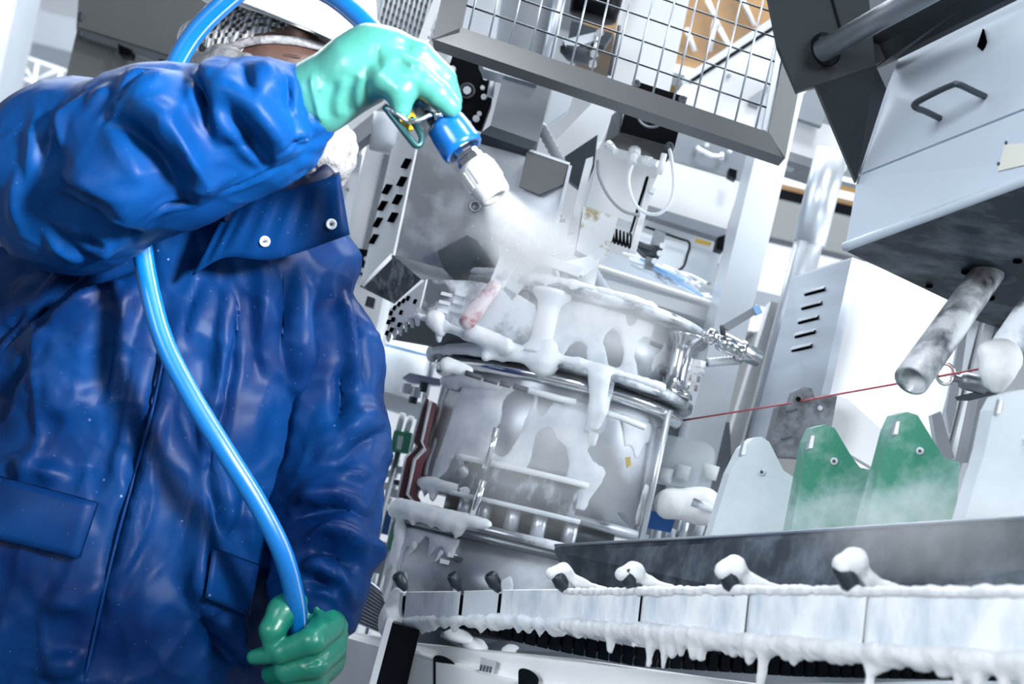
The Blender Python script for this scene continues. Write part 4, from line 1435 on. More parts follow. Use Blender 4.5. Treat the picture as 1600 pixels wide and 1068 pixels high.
plate('catch', 'white', t, [(1016, 292), (1025, 294), (1022, 302), (1014, 300)], 2.49, 0.02)
hx = []
for k in range(97):
    an = k / 16 * 2 * math.pi
    c = P(952 + 34 * k / 96, 366 + 11 * k / 96, 2.46)
    hx.append(c + UP * (mm(2.46, 11) * math.cos(an)) + FWD * (mm(2.46, 11) * math.sin(an)))
o = MB().tube(hx, mm(2.46, 1.8), 6).build('coil_spring', 'black', None, True)
tag(o, 'small black coil spring beside the yellowed bracket', 'spring')
t = obj_at('air_valve', 'small grey-blue air valve in front of the wire tray', 'valve', 1018, 420, 2.55)
plate('body', 'grey', t, [(1024, 358), (1040, 364), (1036, 386), (1018, 382)], 2.55, 0.03, 0.002)
plate('manifold', 'steel_dark', t, [(998, 376), (1036, 388), (1030, 402), (1008, 398), (996, 386)], 2.545, 0.03, 0.002)
rod('port', 'darkgrey', t, [(998, 380), (1020, 388)], mm(2.5, 4), 2.53, 10)
for x, y in ((1034, 384), (1030, 396), (1022, 408)):
    bolt(t, x, y, 2.53, 5, 'steel_light', 'fitting', h=0.012, res=8)
plate('clamp', 'steel_mid', t, [(1010, 400), (1026, 404), (1020, 420), (1008, 416)], 2.55, 0.02, 0.002)

# ================================================================== machinery behind the round machine, right of centre
o = plate('cover_plate', 'steel_mid', None, [(1062, 196), (1172, 232), (1158, 282), (1036, 246)], 3.3, 0.03)
tag(o, 'grey cover plate with pull handle under the cage\'s right end', 'cover plate')
o2 = rod('pull_handle', 'chrome', o, smooth_path([(1090, 232), (1098, 236), (1112, 243), (1126, 244), (1128, 238)], 5), 0.005, 3.26)
for x, y in ((1090, 231), (1104, 227), (1127, 247), (1140, 236)):
    bolt(o, x, y, 3.28, 4, 'white', h=0.01)
o = plate('storage_unit', 'white_hi', None, [(1040, 250), (1158, 284), (1134, 360), (1010, 322)], 3.28, 0.12, 0.004)
tag(o, 'long white cabinet front below grey cover plate', 'cabinet')
o = plate('steel_rail', 'steel_mid', None, [(1012, 320), (1136, 358), (1132, 374), (1008, 334)], 3.25, 0.05)
tag(o, 'grey steel rail under the long white cabinet front', 'rail')
o = plate('wall_ledge', 'white', None, [(1004, 336), (1132, 376), (1124, 412), (994, 372)], 3.35, 0.1)
tag(o, 'narrow white ledge under the grey rail', 'ledge')
t = obj_at('access_hatch', 'white hatch with black hooked gasket left of the steel post', 'hatch', 1040, 440, 3.3)
plate('panel', 'white', t, [(1000, 362), (1076, 384), (1060, 430), (984, 405)], 3.28, 0.03)
rod('gasket', 'black', t, smooth_path([(1008, 354), (1060, 372), (1077, 379), (1074, 398), (1068, 416), (1056, 424)], 5), mm(3.25, 2), 3.25, 8)
plate('side_panel', 'pale', t, [(1082, 384), (1126, 396), (1112, 442), (1064, 430)], 3.3, 0.03)
o = plate('yellow_tag', 'yellow', None, [(1088, 372), (1112, 379), (1110, 383), (1086, 377)], 3.24, 0.01, 0.0)
tag(o, 'tiny yellow strip on the white ledge', 'tag')
o = plate('clamp', 'black', None, [(1122, 370), (1134, 366), (1130, 392), (1118, 388)], 3.22, 0.04, 0.004)
tag(o, 'black clamp at the end of the ledge beside the post', 'clamp')
o = plate('clamp', 'black', None, [(1140, 262), (1152, 266), (1150, 280), (1138, 274)], 3.2, 0.03, 0.003)
tag(o, 'small black clamp on the long white cabinet front', 'clamp')
t = obj_at('cable_tray', 'wire tray heaped with white and pale blue tubing', 'cable tray', 1040, 470, 3.1)
plate('tray', 'pale', t, [(948, 392), (1124, 456), (1116, 480), (940, 424)], 3.15, 0.1)
rr = random.Random(5)
for k in range(22):
    a = rr.uniform(0, 0.75)
    x0, y0 = 958 + 150 * a + rr.uniform(-8, 8), 396 + 58 * a + rr.uniform(-12, 10)
    L = rr.uniform(22, 60)
    rod('tubing', rr.choice(['white', 'white_hi', 'pale', 'white_hi', 'pale']), t, smooth_path([(x0, y0, 3.1), (x0 + L * .5, y0 + L * .25 + rr.uniform(-8, 8), 3.06), (x0 + L, y0 + L * .45 + rr.uniform(-5, 5), 3.09)], 4), mm(3.1, rr.uniform(1.5, 3.2)), None, 6)
MT['paleblue'] = mat('pale_blue_tube', (0.28, 0.52, 0.85), 0.3, 0, 0.05, 10)
for a, b in (((1000, 404), (1070, 438)), ((1010, 412), (1098, 462))):
    rod('blue_tubing', 'paleblue', t, [a, b], mm(3.05, 2), 3.05, 6)
o = rod('white_pipe', 'white_hi', None, [(930, 418), (1112, 476)], mm(2.95, 6), 2.95)
tag(o, 'straight white pipe below the wire tray', 'pipe')
o = plate('white_beam', 'white', None, [(932, 432), (1108, 482), (1102, 500), (930, 446)], 3.0, 0.06)
tag(o, 'flat white beam below the white pipe', 'beam')
o = plate('splash_screen', 'pale', None, [(930, 446), (1106, 496), (1096, 560), (912, 500)], 3.05, 0.1)
tag(o, 'pale beige-stained screen behind the top disc', 'screen')
p, q = P(914, 402, 2.5), P(968, 494, 2.52)
o = MB().lathe(p, q - p, ridged(p, q, mm(2.5, 9), 16, 0.0012), 12).build('corrugated_hose', 'pale', None, True)
tag(o, 'pale corrugated hose slanting down onto the top disc', 'hose')

t = obj_at('steel_post', 'tall square stainless steel post behind the ball valve', 'post', 1100, 700, 2.8)
MB().prism(pts([(1208, 130), (1259, 132), (1108, 770), (1052, 770)], 2.78), Y * 0.14).build('post', 'steel_light', t, False, 0.003, 2)
t = obj_at('cross_beam', 'white cross beam with grey underside right of the cage corner', 'beam', 1270, 275, 2.95)
plate('beam', 'white_hi', t, [(1240, 178), (1335, 208), (1322, 268), (1230, 238)], 2.95, 0.12)
plate('soffit', 'grey', t, [(1232, 236), (1308, 260), (1300, 272), (1230, 250)], 2.93, 0.12)
plate('gusset', 'steel_mid', t, [(1256, 146), (1276, 138), (1290, 178), (1284, 197), (1246, 184)], 2.9, 0.02)
plate('edge', 'steel_light', t, [(1230, 252), (1345, 282), (1344, 290), (1228, 260)], 2.97, 0.03)
far = obj_at('storage_rack', 'blurred rack of ochre and dark shelves behind the round pipe', 'rack', 1270, 500, 4.6)
for nm, m, y, h in (('ochre_board', 'ochre', 256, 22), ('white_board', 'white', 279, 12), ('brown_board', 'brown', 291, 8), ('dark_board', 'black', 299, 17), ('grey_panel', 'warmgrey', 316, 62),
                    ('dark_line', 'darkgrey', 378, 9), ('steel_strip', 'steel_light', 388, 22), ('white_strip', 'white_hi', 410, 12), ('pale_panel', 'white', 424, 40), ('grey_strip', 'grey', 466, 22),
                    ('foam_strip', 'white_hi', 490, 40), ('base', 'warmgrey', 530, 560)):
    plate(nm, m, far, [(1180, y - 14), (1352, y + 27), (1352 - .236 * h, y + 27 + h), (1180 - .236 * h, y - 14 + h)], 4.6, 0.3)
t = obj_at('round_pipe', 'thick round stainless pipe with a stepped sleeve', 'pipe', 1200, 700, 2.85)
MB().tube(pts([(1300, 236), (1264, 380)], 2.85), mm(2.85, 26), 28).build('sleeve', 'steel_light', t, True)
MB().tube(pts([(1268, 360), (1176, 730)], 2.85), mm(2.85, 22.5), 28).build('pipe', 'steel_light', t, True)
o = plate('cable_rail', 'white_hi', None, [(1205, 470), (1217, 474), (1150, 720), (1130, 716)], 3.0, 0.05)
tag(o, 'thin white rail left of the round pipe', 'rail')

# ---- louvred cabinet
t = obj_at('louvred_cabinet', 'stainless cabinet with five louvres and white side at right', 'cabinet', 1330, 720, 2.6)
A, B_, Cc = (1331, 405), (1240, 434), (1508, 468)
sideL = pts([(1331, 405, 2.5), (1262, 712, 2.5), (1166, 712, 2.7), (1240, 434, 2.7)])
sideR = pts([(1331, 405, 2.5), (1262, 712, 2.5), (1440, 780, 3.0), (1508, 468, 3.0)])
MB().prism(sideL, X * 0.02 + Y * 0.02).build('louvre_side', 'steel', t)
MB().prism(sideR, Y * 0.02 - X * 0.004).build('white_side', 'white_hi', t, label='bright white side')
MB().prism(pts([(1331, 405, 2.5), (1508, 468, 3.0), (1420, 500, 3.2), (1240, 434, 2.7)]), Z * 0.004).build('roof', 'steel_light', t)
nl = (sideL[1] - sideL[0]).cross(sideL[3] - sideL[0]).normalized()
nl = nl if nl.dot(FWD) < 0 else -nl
for k in range(5):
    x0, y0, x1, y1 = 1258 - 5 * k, 461 + 22 * k, 1289 - 5.2 * k, 453 + 22.2 * k
    MB().prism([PL(a, b, sideL[0], nl) + nl * 0.002 for a, b in ((x0, y0 - 1.5), (x1, y1 - 1.5), (x1, y1 + 1.5), (x0, y0 + 1.5))], -nl * 0.003).build('louvre_gap', 'void', t)
    MB().prism([PL(a, b, sideL[0], nl) + nl * h_ for a, b, h_ in ((x0 + 1, y0 - 8, 0.001), (x1 + 1, y1 - 7, 0.001), (x1, y1 - 1, 0.007), (x0, y0 - 1, 0.007))], -nl * 0.002).build('louvre', 'steel_light', t)


def to_floor(par, px, py, d, r=0.006):
    p_ = P(px, py, d)
    return MB().tube([p_, Vector((p_.x, p_.y, 0))], r, 8).build('floor_support', 'steel_mid', par, True)


# ================================================================== the round machine (axis upright)
t = obj_at('round_machine', 'round foam-covered filling machine with stacked discs, right of the worker', 'machine', 800, 960, 2.55)
AX = P(862, 660, 2.55)


def zat(px, py):
    """height of the machine axis plane seen at a pixel"""
    return PY(px, py, AX.y).z


def lat(name, m, prof, res=64, **kw):
    return MB().lathe(Vector((AX.x, AX.y, 0)), Z, prof, res).build(name, m, t, True, **kw)


z_top = zat(905, 492)
z_mid = zat(880, 596)
z_low = zat(822, 842)
RTOP, RMID, RLOW, RDR = 0.252, 0.250, 0.248, 0.212
lat('top_disc', 'steel_foamy', [(z_top - .008, RTOP - .004), (z_top - .008, RTOP), (z_top + .006, RTOP), (z_top + .008, RTOP - .003)])
lat('upper_drum', 'steel_wet', [(z_mid + .006, 0.205), (z_top - .008, 0.205)])
lat('middle_disc', 'steel_foamy', [(z_mid - .008, RMID - .003), (z_mid - .006, RMID), (z_mid + .005, RMID), (z_mid + .007, RMID - .004)])
lat('hoop', 'chrome', [(z_mid - .034, 0.222), (z_mid - .022, 0.232), (z_mid - .018, 0.235), (z_mid - .026, 0.238), (z_mid - .036, 0.232)], label='polished hoop')
lat('drum', 'steel_wet', [(z_low + .050, RDR), (z_mid - .05, RDR), (z_mid - .03, RDR - .01), (z_mid - .008, 0.20)])
lat('drum_rim', 'steel_wet', [(z_low + .044, RDR + .004), (z_low + .046, RDR + .009), (z_low + .058, RDR + .009), (z_low + .06, RDR)])
lat('lower_disc', 'steel_foamy', [(z_low - .008, RLOW - .003), (z_low - .006, RLOW), (z_low + .006, RLOW), (z_low + .008, RLOW - .004)])
lat('lower_lip', 'steel_mid', [(z_low - .022, 0.236), (z_low - .02, 0.243), (z_low - .008, 0.243)])
lat('base_drum', 'steel_wet', [(z_low - .16, 0.232), (z_low - .022, 0.232)])
lat('core', 'steel_dark', [(z_low + .008, 0.16), (z_low + .050, 0.16)])
lat('pedestal', 'steel_mid', [(0.0, 0.30), (0.03, 0.30), (0.05, 0.18), (z_low - .16, 0.18)])


def around(px, r, z0, name, m, rad, z1, prof=None, **kw):
    """an upright on radius r whose picture falls near column px"""
    best = min(range(0, 360), key=lambda a: (abs((lambda c: 800 + FPX * c[0] / c[1])(w2c(np.array([[AX.x + r * math.cos(math.radians(a)), AX.y - r * math.sin(math.radians(a)), (z0 + z1) / 2]]))[0]) - px)
                                             + (0 if 10 < a < 170 else 1e4)))
    c = Vector((AX.x + r * math.cos(math.radians(best)), AX.y - r * math.sin(math.radians(best)), 0))
    pr_ = prof or [(z0, rad), (z1, rad)]
    return MB().lathe(c, Z, pr_, 20).build(name, m, t, True, **kw)


def spool(z0, z1, r):
    h = z1 - z0
    return [(z0, r * 1.9), (z0 + .008, r * 1.8), (z0 + h * .18, r * 1.15), (z0 + h * .3, r), (z0 + h * .7, r), (z0 + h * .82, r * 1.15), (z1 - .008, r * 1.8), (z1, r * 1.9)]


around(1058, 0.222, z_mid, 'spool', 'chrome', 0.02, z_top, spool(z_mid + .007, z_top - .008, 0.021), label='polished spool-shaped spacer')
around(852, 0.225, z_mid, 'spool', 'foam', 0.02, z_top, spool(z_mid + .007, z_top - .008, 0.019), label='foam-coated spool-shaped spacer')
for x in (728, 757, 800, 842, 890):
    around(x, 0.190, z_low + .006, 'pillar', 'steel_light', 0.013, z_low + .052)
around(935, 0.232, z_mid - .10, 'pillar', 'steel_foamy', 0.017, z_mid - .008)
# curved pieces on the drum wall
def curved(name, m, px0, px1, z0, z1, r, th, n=16, **kw):
    a0 = math.acos(max(-1, min(1, (px0 - 862) / (r * FPX / 2.43))))
    a1 = math.acos(max(-1, min(1, (px1 - 862) / (r * FPX / 2.43))))
    mb = MB()
    vs, fs = [], []
    for i in range(n + 1):
        a = a0 + (a1 - a0) * i / n
        for rr_, z in ((r, z0), (r + th, z0), (r + th, z1), (r, z1)):
            vs.append(Vector((AX.x + rr_ * math.cos(a), AX.y - rr_ * math.sin(a), z)))
    for i in range(n):
        for k in range(4):
            fs.append((i * 4 + k, i * 4 + (k + 1) % 4, i * 4 + 4 + (k + 1) % 4, i * 4 + 4 + k))
    fs += [(0, 3, 2, 1), (n * 4, n * 4 + 1, n * 4 + 2, n * 4 + 3)]
    return mb.add(vs, fs).build(name, m, t, True, **kw)


zb0, zb1 = zat(830, 798), zat(840, 752)
curved('band', 'steel_drops', 745, 915, zb0, zb1, RDR + .004, 0.010, label='darker curved band plate')
curved('band_rim', 'foam', 735, 925, zb1 - .002, zb1 + .008, RDR + .004, 0.016)
curved('band_rim', 'frost', 735, 925, zb0 - .008, zb0, RDR + .004, 0.012)
for x0, x1 in ((985, 1000), (1022, 1042), (1018, 1038), (1012, 1034), (800, 812)):
    pass
for px_, zf in ((990, .62), (1020, .78), (1022, .52), (1018, .30), (1012, .12)):
    curved('slot', 'darkgrey', px_ - 12, px_ + 12, z_mid + (z_top - z_mid) * zf, z_mid + (z_top - z_mid) * zf + .008, 0.2052, 0.0015, 4)
for a, b in (((777, 668), (758, 732)), ((756, 750), (738, 806))):
    MB().tube(pts([a, b], 2.305), mm(2.3, 6), 12).build('rod', 'chrome', t, True, label='polished upright rod')
MB().tube(pts([(1046, 640), (1000, 850)], 2.42), mm(2.42, 5.5), 12).build('cover_edge', 'steel_light', t, True, label='bright upright cover edge')
MB().lathe(P(722, 736, 2.31), -FWD, [(0, 0.012), (0.012, 0.011), (0.014, 0.007), (0.014, 0)], 16).build('knob', 'steel_mid', t, True)
for a, b in (((727, 582), (752, 590)), ((756, 591), (778, 597)), ((781, 598), (798, 602)), ((802, 603), (824, 609))):
    MB().tube(pts([a, b], 2.305), mm(2.3, 4.5), 8).build('grille_bar', 'darkgrey', t, True)
MB().tube(pts([(826, 609), (872, 622), (900, 628)], 2.305), mm(2.3, 5.5), 8).build('slide_bar', 'white', t, True)
MB().tube(pts([(932, 640), (970, 652), (1008, 668)], 2.32), mm(2.3, 5), 8).build('slide_bar', 'white', t, True)
for x, y, m in ((707, 866, 'white'), (716, 871, 'darkgrey'), (738, 872, 'grey'), (760, 874, 'darkgrey'), (695, 876, 'white')):
    plate('indicator', m, t, [(x - 7, y - 4), (x + 8, y), (x + 6, y + 6), (x - 8, y + 3)], 2.305, 0.02)
plate('label', 'white', t, [(800, 891), (830, 899), (828, 909), (799, 901)], 2.302, 0.02, 0.0)
plate('label_mark', 'darkgrey', t, [(805, 896), (811, 897.5), (810, 902), (804, 900.5)], 2.300, 0.003, 0.0)
plate('label_mark', 'darkgrey', t, [(815, 898), (822, 900), (821, 903), (814, 901)], 2.300, 0.003, 0.0)
plate('yellow_mark', 'yellow', t, [(978, 714), (985, 713), (986, 726), (980, 731)], 2.345, 0.01, 0.001)
plate('latch', 'steel_mid', t, [(966, 800), (974, 800), (990, 822), (984, 824)], 2.33, 0.02)

# ---- red bent guards left of it
t = obj_at('bent_guard', 'bent maroon plastic guard left of the round machine', 'guard', 640, 800, 2.5)
plate('outer_sheet', 'maroon', t, [(664, 620), (670, 624), (657, 688), (661, 698), (645, 716), (634, 772), (650, 790), (640, 792), (621, 776), (634, 714), (652, 697), (645, 688)], 2.50, 0.06)
plate('inner_sheet', 'maroon', t, [(672, 626), (682, 630), (668, 694), (672, 704), (662, 722), (652, 774), (664, 796), (652, 792), (636, 772), (648, 718), (664, 702), (658, 690)], 2.46, 0.06)
for sq in ([(664, 620), (645, 688), (652, 697), (634, 714), (621, 776), (644, 794)], [(674, 626), (659, 690), (665, 702), (649, 718), (637, 772), (656, 794)]):
    rod('pale_edge', 'frost', t, [(*c, 2.495 if sq[0][0] < 670 else 2.455) for c in sq], 0.0024, None, 6)

# ---- ball valve
t = obj_at('ball_valve', 'chrome ball valve with grey blue-tipped lever on the disc\'s right edge', 'valve', 1140, 590, 2.42)
p, q = P(1104, 522, 2.42), P(1186, 560, 2.44)
L = (q - p).length
MB().lathe(p, q - p, [(0, mm(2.4, 12)), (L * .14, mm(2.4, 13)), (L * .15, mm(2.4, 9)), (L * .24, mm(2.4, 9)), (L * .25, mm(2.4, 15)), (L * .42, mm(2.4, 16)), (L * .6, mm(2.4, 14)), (L * .62, mm(2.4, 17)),
                      (L * .70, mm(2.4, 17)), (L * .72, mm(2.4, 15)), (L, mm(2.4, 14))], 20).build('body', 'chrome', t, True)
plate('lever', 'steel_mid', t, [(1128, 508), (1178, 479), (1184, 489), (1138, 517)], 2.39, 0.006, 0.001)
plate('lever_tip', 'paleblue', t, [(1176, 479), (1186, 476), (1192, 488), (1182, 492)], 2.388, 0.012, 0.003, label='pale blue lever tip')
MB().lathe(P(1130, 522, 2.40), P(1128, 506, 2.39) - P(1130, 522, 2.40), [(0, mm(2.4, 5)), (mm(2.4, 16), mm(2.4, 4))], 10).build('stem', 'darkgrey', t, True)
for y, r in ((562, 12), (574, 13), (586, 9), (600, 8)):
    MB().lathe(P(1092 - (y - 562) * .23, y, 2.42), -UP * .97 - RT * .23, [(0, mm(2.4, r)), (mm(2.4, 10), mm(2.4, r))], 6).build('hex_nut', 'chrome', t)
p, q = P(1104, 566, 2.43), P(1158, 562, 2.45)
MB().lathe(p, q - p, ridged(p, q, mm(2.4, 7), 10, 0.001), 12).build('corrugated_tube', 'pale', t, True)

# ---- pads and arm right of the drum
t = obj_at('rounded_pad', 'pale round-cornered pad on stubs right of the round machine', 'pad', 1070, 780, 2.62)
plate('pad', 'frost', t, [(1040, 678), (1098, 690), (1112, 696), (1118, 708), (1106, 768), (1016, 752)], 2.62, 0.03, 0.004)
for x, y in ((1037, 742), (1064, 738), (1108, 738)):
    MB().lathe(P(x, y + 10, 2.6), UP * .97 + RT * .23, [(0, mm(2.6, 11)), (mm(2.6, 22), mm(2.6, 12))], 16).build('stub', 'white', t, True)
t = obj_at('foamy_boom', 'foam-crusted rounded boom reaching out right of the drum', 'boom', 1090, 820, 2.5)
S_ = Solid(0.03).chain([C(1045, 786, 2.45), C(1098, 790, 2.47), C(1150, 815, 2.5)], [mm(2.45, 24), mm(2.45, 24), mm(2.45, 20)])
v_, q_ = S_.mesh(0.006)
nn = vnormals(v_, q_)
v_ = v_ + nn * np.array([0.003 * mnoise.noise(Vector(v * 30)) for v in v_])[:, None]
build_np('arm', v_, q_, 'foam_warm', t)
rod('tube', 'steel_foamy', t, [(1082, 784), (1128, 800)], mm(2.4, 7), 2.40)
o = plate('blue_clip', 'blueplastic', None, [(1014, 796), (1056, 808), (1048, 832), (1008, 824)], 2.62, 0.03, 0.003)
tag(o, 'blue plastic clip under the foam-crusted boom', 'clip')
t = obj_at('floor_fittings', 'pale pipe fittings under the foam-crusted boom', 'fittings', 1070, 850, 2.75)
for a, b, m in (((1030, 812), (1022, 852), 'white'), ((1050, 826), (1046, 856), 'pale'), ((1072, 806), (1062, 850), 'steel_light'), ((1098, 812), (1088, 846), 'pale'), ((1116, 806), (1106, 846), 'steel')):
    rod('stub_pipe', m, t, [a, b], mm(2.7, 8), 2.7)
o = plate('dark_backing', 'steel_mid', None, [(1040, 640), (1140, 660), (1150, 860), (980, 860)], 2.95, 0.05)
tag(o, 'grey wet sheet behind the rounded pad', 'sheet')

# ================================================================== between worker and round machine
t = obj_at('white_bin', 'white cylindrical bin with a blue ring behind the worker\'s elbow', 'bin', 630, 612, 3.3)
MB().tube(pts([(640, 530), (618, 618)], 3.3), mm(3.3, 34), 28).build('bin', 'white', t, True)
MB().tube(pts([(637, 544), (636, 548)], 3.3), mm(3.3, 35), 28).build('ring', 'paleblue', t, True, label='blue ring')
o = rod('thin_rod', 'steel', None, [(680, 545), (664, 620)], mm(3, 5), 3.0)
tag(o, 'thin grey rod beside the white bin', 'rod')
to_floor(o, 664, 620, 3.0)
t = obj_at('rail_clamp', 'steel clamp with knurled knobs left of the round machine', 'clamp', 655, 620, 2.8)
plate('arm', 'steel', t, [(628, 590), (640, 582), (690, 592), (688, 602), (640, 598)], 2.75, 0.03)
for x, y, r in ((634, 606, 8), (650, 612, 9), (646, 622, 7), (662, 604, 7)):
    MB().lathe(P(x, y, 2.74), UP * .97 + RT * .23, [(-mm(2.7, 8), mm(2.7, r)), (mm(2.7, 8), mm(2.7, r))], 12).build('knob', 'steel_light' if r > 7 else 'steel_dark', t)
o = plate('white_rail', 'white_hi', None, [(585, 606), (668, 632), (662, 656), (585, 632)], 2.9, 0.05)
tag(o, 'white flat rail between worker\'s sleeve and maroon guard', 'rail')
t = obj_at('green_block', 'small green plastic block with white rods left of maroon guard', 'block', 625, 710, 2.85)
plate('block', 'green_plain', t, [(616, 672), (644, 676), (638, 708), (608, 704)], 2.85, 0.04, 0.003)
plate('insert', 'white', t, [(622, 680), (630, 681), (626, 702), (619, 700)], 2.84, 0.02)
to_floor(t, 622, 706, 2.87)
for a, b in (((630, 645), (622, 674)), ((643, 650), (635, 676))):
    rod('rod', 'white', t, [a, b], mm(2.8, 5), 2.86)
t = obj_at('fitting_cluster', 'jumble of pale fittings beside the worker\'s left sleeve', 'fittings', 612, 800, 3.0)
for x, y, w, h, m in ((610, 720, 14, 7, 'white'), (605, 738, 16, 8, 'pale'), (622, 732, 10, 8, 'steel'), (602, 758, 18, 9, 'white_hi'), (620, 770, 9, 10, 'pale'), (600, 780, 12, 8, 'white'), (618, 752, 8, 6, 'steel_dark'), (604, 722, 5, 5, 'paleblue')):
    plate('fitting', m, t, [(x - w, y - h * .8), (x + w, y - h * .3), (x + w - 3, y + h), (x - w - 3, y + h * .5)], 3.0, 0.05, 0.004)
o = plate('blue_bottle', 'blueplastic', None, [(588, 794), (614, 798), (606, 836), (584, 830)], 2.98, 0.06, 0.006)
tag(o, 'small blue plastic container beside the left sleeve', 'container')
o = plate('green_post', 'green_plain', None, [(628, 772), (642, 790), (622, 862), (604, 858)], 2.9, 0.05, 0.003)
tag(o, 'dark green plastic post below the maroon guard', 'post')
t = obj_at('slat_grille', 'white grille of upright slats below the worker\'s sleeve', 'grille', 595, 925, 3.1)
for k in range(6):
    x = 574 + k * 10
    plate('slat', 'white_hi', t, [(x, 885 + k * 2), (x + 6, 887 + k * 2), (x - 4, 935 + k * 2), (x - 10, 933 + k * 2)], 3.1, 0.03)
o = plate('grey_beam', 'grey', None, [(560, 836), (636, 856), (630, 906), (545, 884)], 3.0, 0.06)
tag(o, 'flat grey beam behind the worker\'s left cuff', 'beam')
t = obj_at('ribbed_screen', 'ribbed grey screen beside the worker\'s left glove', 'screen', 590, 990, 2.7)
plate('sheet', 'steel_mid', t, [(572, 900), (618, 940), (603, 992), (548, 968)], 2.7, 0.01)
for k in range(13):
    f_ = k / 12
    rod('rib', 'steel', t, [(571 - 22 * f_, 903 + 65 * f_), (617 - 13 * f_, 941 + 50 * f_)], mm(2.7, 1.7), 2.695, 6)
t = obj_at('ribbed_screen', 'ribbed grey screen under the rail behind the black support', 'screen', 690, 1000, 2.75)
plate('sheet', 'steel_mid', t, [(650, 985), (682, 985), (716, 1006), (652, 998)], 2.75, 0.01)
for k in range(4):
    rod('rib', 'steel', t, [(652, 987 + 3 * k), (684 + 8 * k, 986 + 5 * k)], mm(2.7, 1.5), 2.745, 6)

# ================================================================== the chute at upper right
t = obj_at('hopper_chute', 'big stainless chute with grab handle at the upper right', 'chute', 1480, 470, 1.9)
A0, B0, C0 = P(1320, 389, 1.95), P(1700, 248, 1.60), P(1560, 500, 2.14)
A1, B1 = P(1340, 276, 1.95), P(1700, 133, 1.60)
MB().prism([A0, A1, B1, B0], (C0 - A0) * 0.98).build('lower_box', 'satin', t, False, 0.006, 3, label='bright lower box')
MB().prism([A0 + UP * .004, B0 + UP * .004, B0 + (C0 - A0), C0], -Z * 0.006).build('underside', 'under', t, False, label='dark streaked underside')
A2 = P(1408, 82, 1.96)
_n = (B1 - A1).cross(A2 - A1).normalized()
MB().prism([A1 + UP * 0.003, PL(1385, 139, A1, _n), A2, PL(1700, -60, A1, _n), B1 + UP * .003], (C0 - A0) * 0.03).build('front_panel', 'satin', t, False, 0.002, 2)
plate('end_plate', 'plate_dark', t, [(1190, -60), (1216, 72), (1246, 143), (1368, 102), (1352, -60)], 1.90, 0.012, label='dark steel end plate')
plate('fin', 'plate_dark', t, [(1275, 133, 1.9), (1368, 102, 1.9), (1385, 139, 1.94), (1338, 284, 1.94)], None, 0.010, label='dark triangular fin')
plate('seam', 'black', t, [(1294, -20), (1297, -20), (1317, 52), (1314, 52)], 1.897, 0.004, 0.0)
MB().tube(pts([(1284, 80, 1.87), (1560, -76, 1.62)]), 0.0155, 24).build('cross_tube', 'steel_mid', t, True)
MB().lathe(P(1287, 79, 1.885), P(1560, -76, 1.62) - P(1284, 80, 1.87), [(0, 0.024), (0.008, 0.024), (0.012, 0.020), (0.014, 0.016)], 24).build('seal', 'rubber', t, True)
MB().prism(pts([(1368, 100, 1.93), (1408, 82, 1.93), (1700, -64, 1.62), (1640, -90, 1.62), (1352, 62, 1.93)]), Y * 0.04).build('frame_bar', 'plate_dark', t, False, 0.003)
hpth = smooth_path([(1471, 186, 1.83), (1446, 174, 1.79), (1431, 168, 1.77), (1431, 161, 1.765), (1458, 146, 1.745), (1486, 133, 1.725), (1498, 132, 1.72), (1520, 142, 1.735), (1544, 153, 1.765)], 5)
MB().tube([P(*c) for c in hpth], mm(1.75, 5.2), 12).build('grab_handle', 'steel_dark', t, True)
for x, y, d in ((1472, 186, 1.845), (1545, 154, 1.78)):
    MB().lathe(P(x, y, d), -RT * 0.5 - FWD, [(0, mm(d, 11)), (0.006, mm(d, 9)), (0.01, mm(d, 6))], 14).build('handle_foot', 'steel_mid', t, True)
nf = (B1 - A1).cross(A2 - A1).normalized()
nf = nf if nf.dot(FWD) < 0 else -nf
MB().prism([PL(a, b, A1, nf) + nf * .003 for a, b in ((1538, 46), (1543, 66), (1540, 74), (1536, 80), (1529, 74))], -nf * 0.006).build('drain_hole', 'void', t)
nb = (B0 - A0).cross(A1 - A0).normalized()
nb = nb if nb.dot(FWD) < 0 else -nb
MT['cream'] = mat('cream_tag', (0.78, 0.78, 0.70), 0.5, 0, 0.03, 5)
MB().prism([PL(a, b, A0, nb) + nb * .004 for a, b in ((1574, 222), (1700, 172), (1700, 236), (1562, 268))], -nb * 0.004).build('tag_plate', 'cream', t, label='cream tag plate with holes')
for x, y in ((1576, 224), (1564, 257)):
    MB().lathe(PL(x, y, A0, nb) + nb * .004, nb, [(0, 0.0024), (0.001, 0.0024), (0.001, 0)], 10).build('tag_hole', 'darkgrey', t)
MB().tube([A0 + (B0 - A0) * (k / 20) + UP * .003 for k in range(21)], 0.007, 8).build('rolled_edge', 'satin', t, True)
for x, y, r in ((1452, 441, 6), (1590, 402, 7), (1512, 419, 10), (1546, 460, 9)):
    nu = (B0 - A0).cross(C0 - A0).normalized()
    nu = nu if nu.z < 0 else -nu
    MB().lathe(PL(x, y, A0, nu) + nu * 0.005, nu, [(0, mm(1.9, r)), (0.002, mm(1.9, r)), (0.002, 0)], 14).build('drain_hole', 'void', t)
t2 = obj_at('drain_pipe', 'foam-smeared steel drain pipe slanting from the chute\'s underside', 'pipe', 1430, 600, 1.9)
MB().lathe(P(1545, 424, 1.96), P(1424, 594, 1.80) - P(1545, 424, 1.96), [(0, 0.0225), ((P(1424, 594, 1.80) - P(1545, 424, 1.96)).length, 0.0235), ((P(1424, 594, 1.80) - P(1545, 424, 1.96)).length, 0.019), (0.15, 0.019)], 28).build('pipe', speck_mat('foam_smeared_pipe', (0.22, 0.24, 0.27), (0.66, 0.69, 0.72), 0.3, 0.47, 16, 0.9, 0.6, 0.2, 0.1), t2, True)
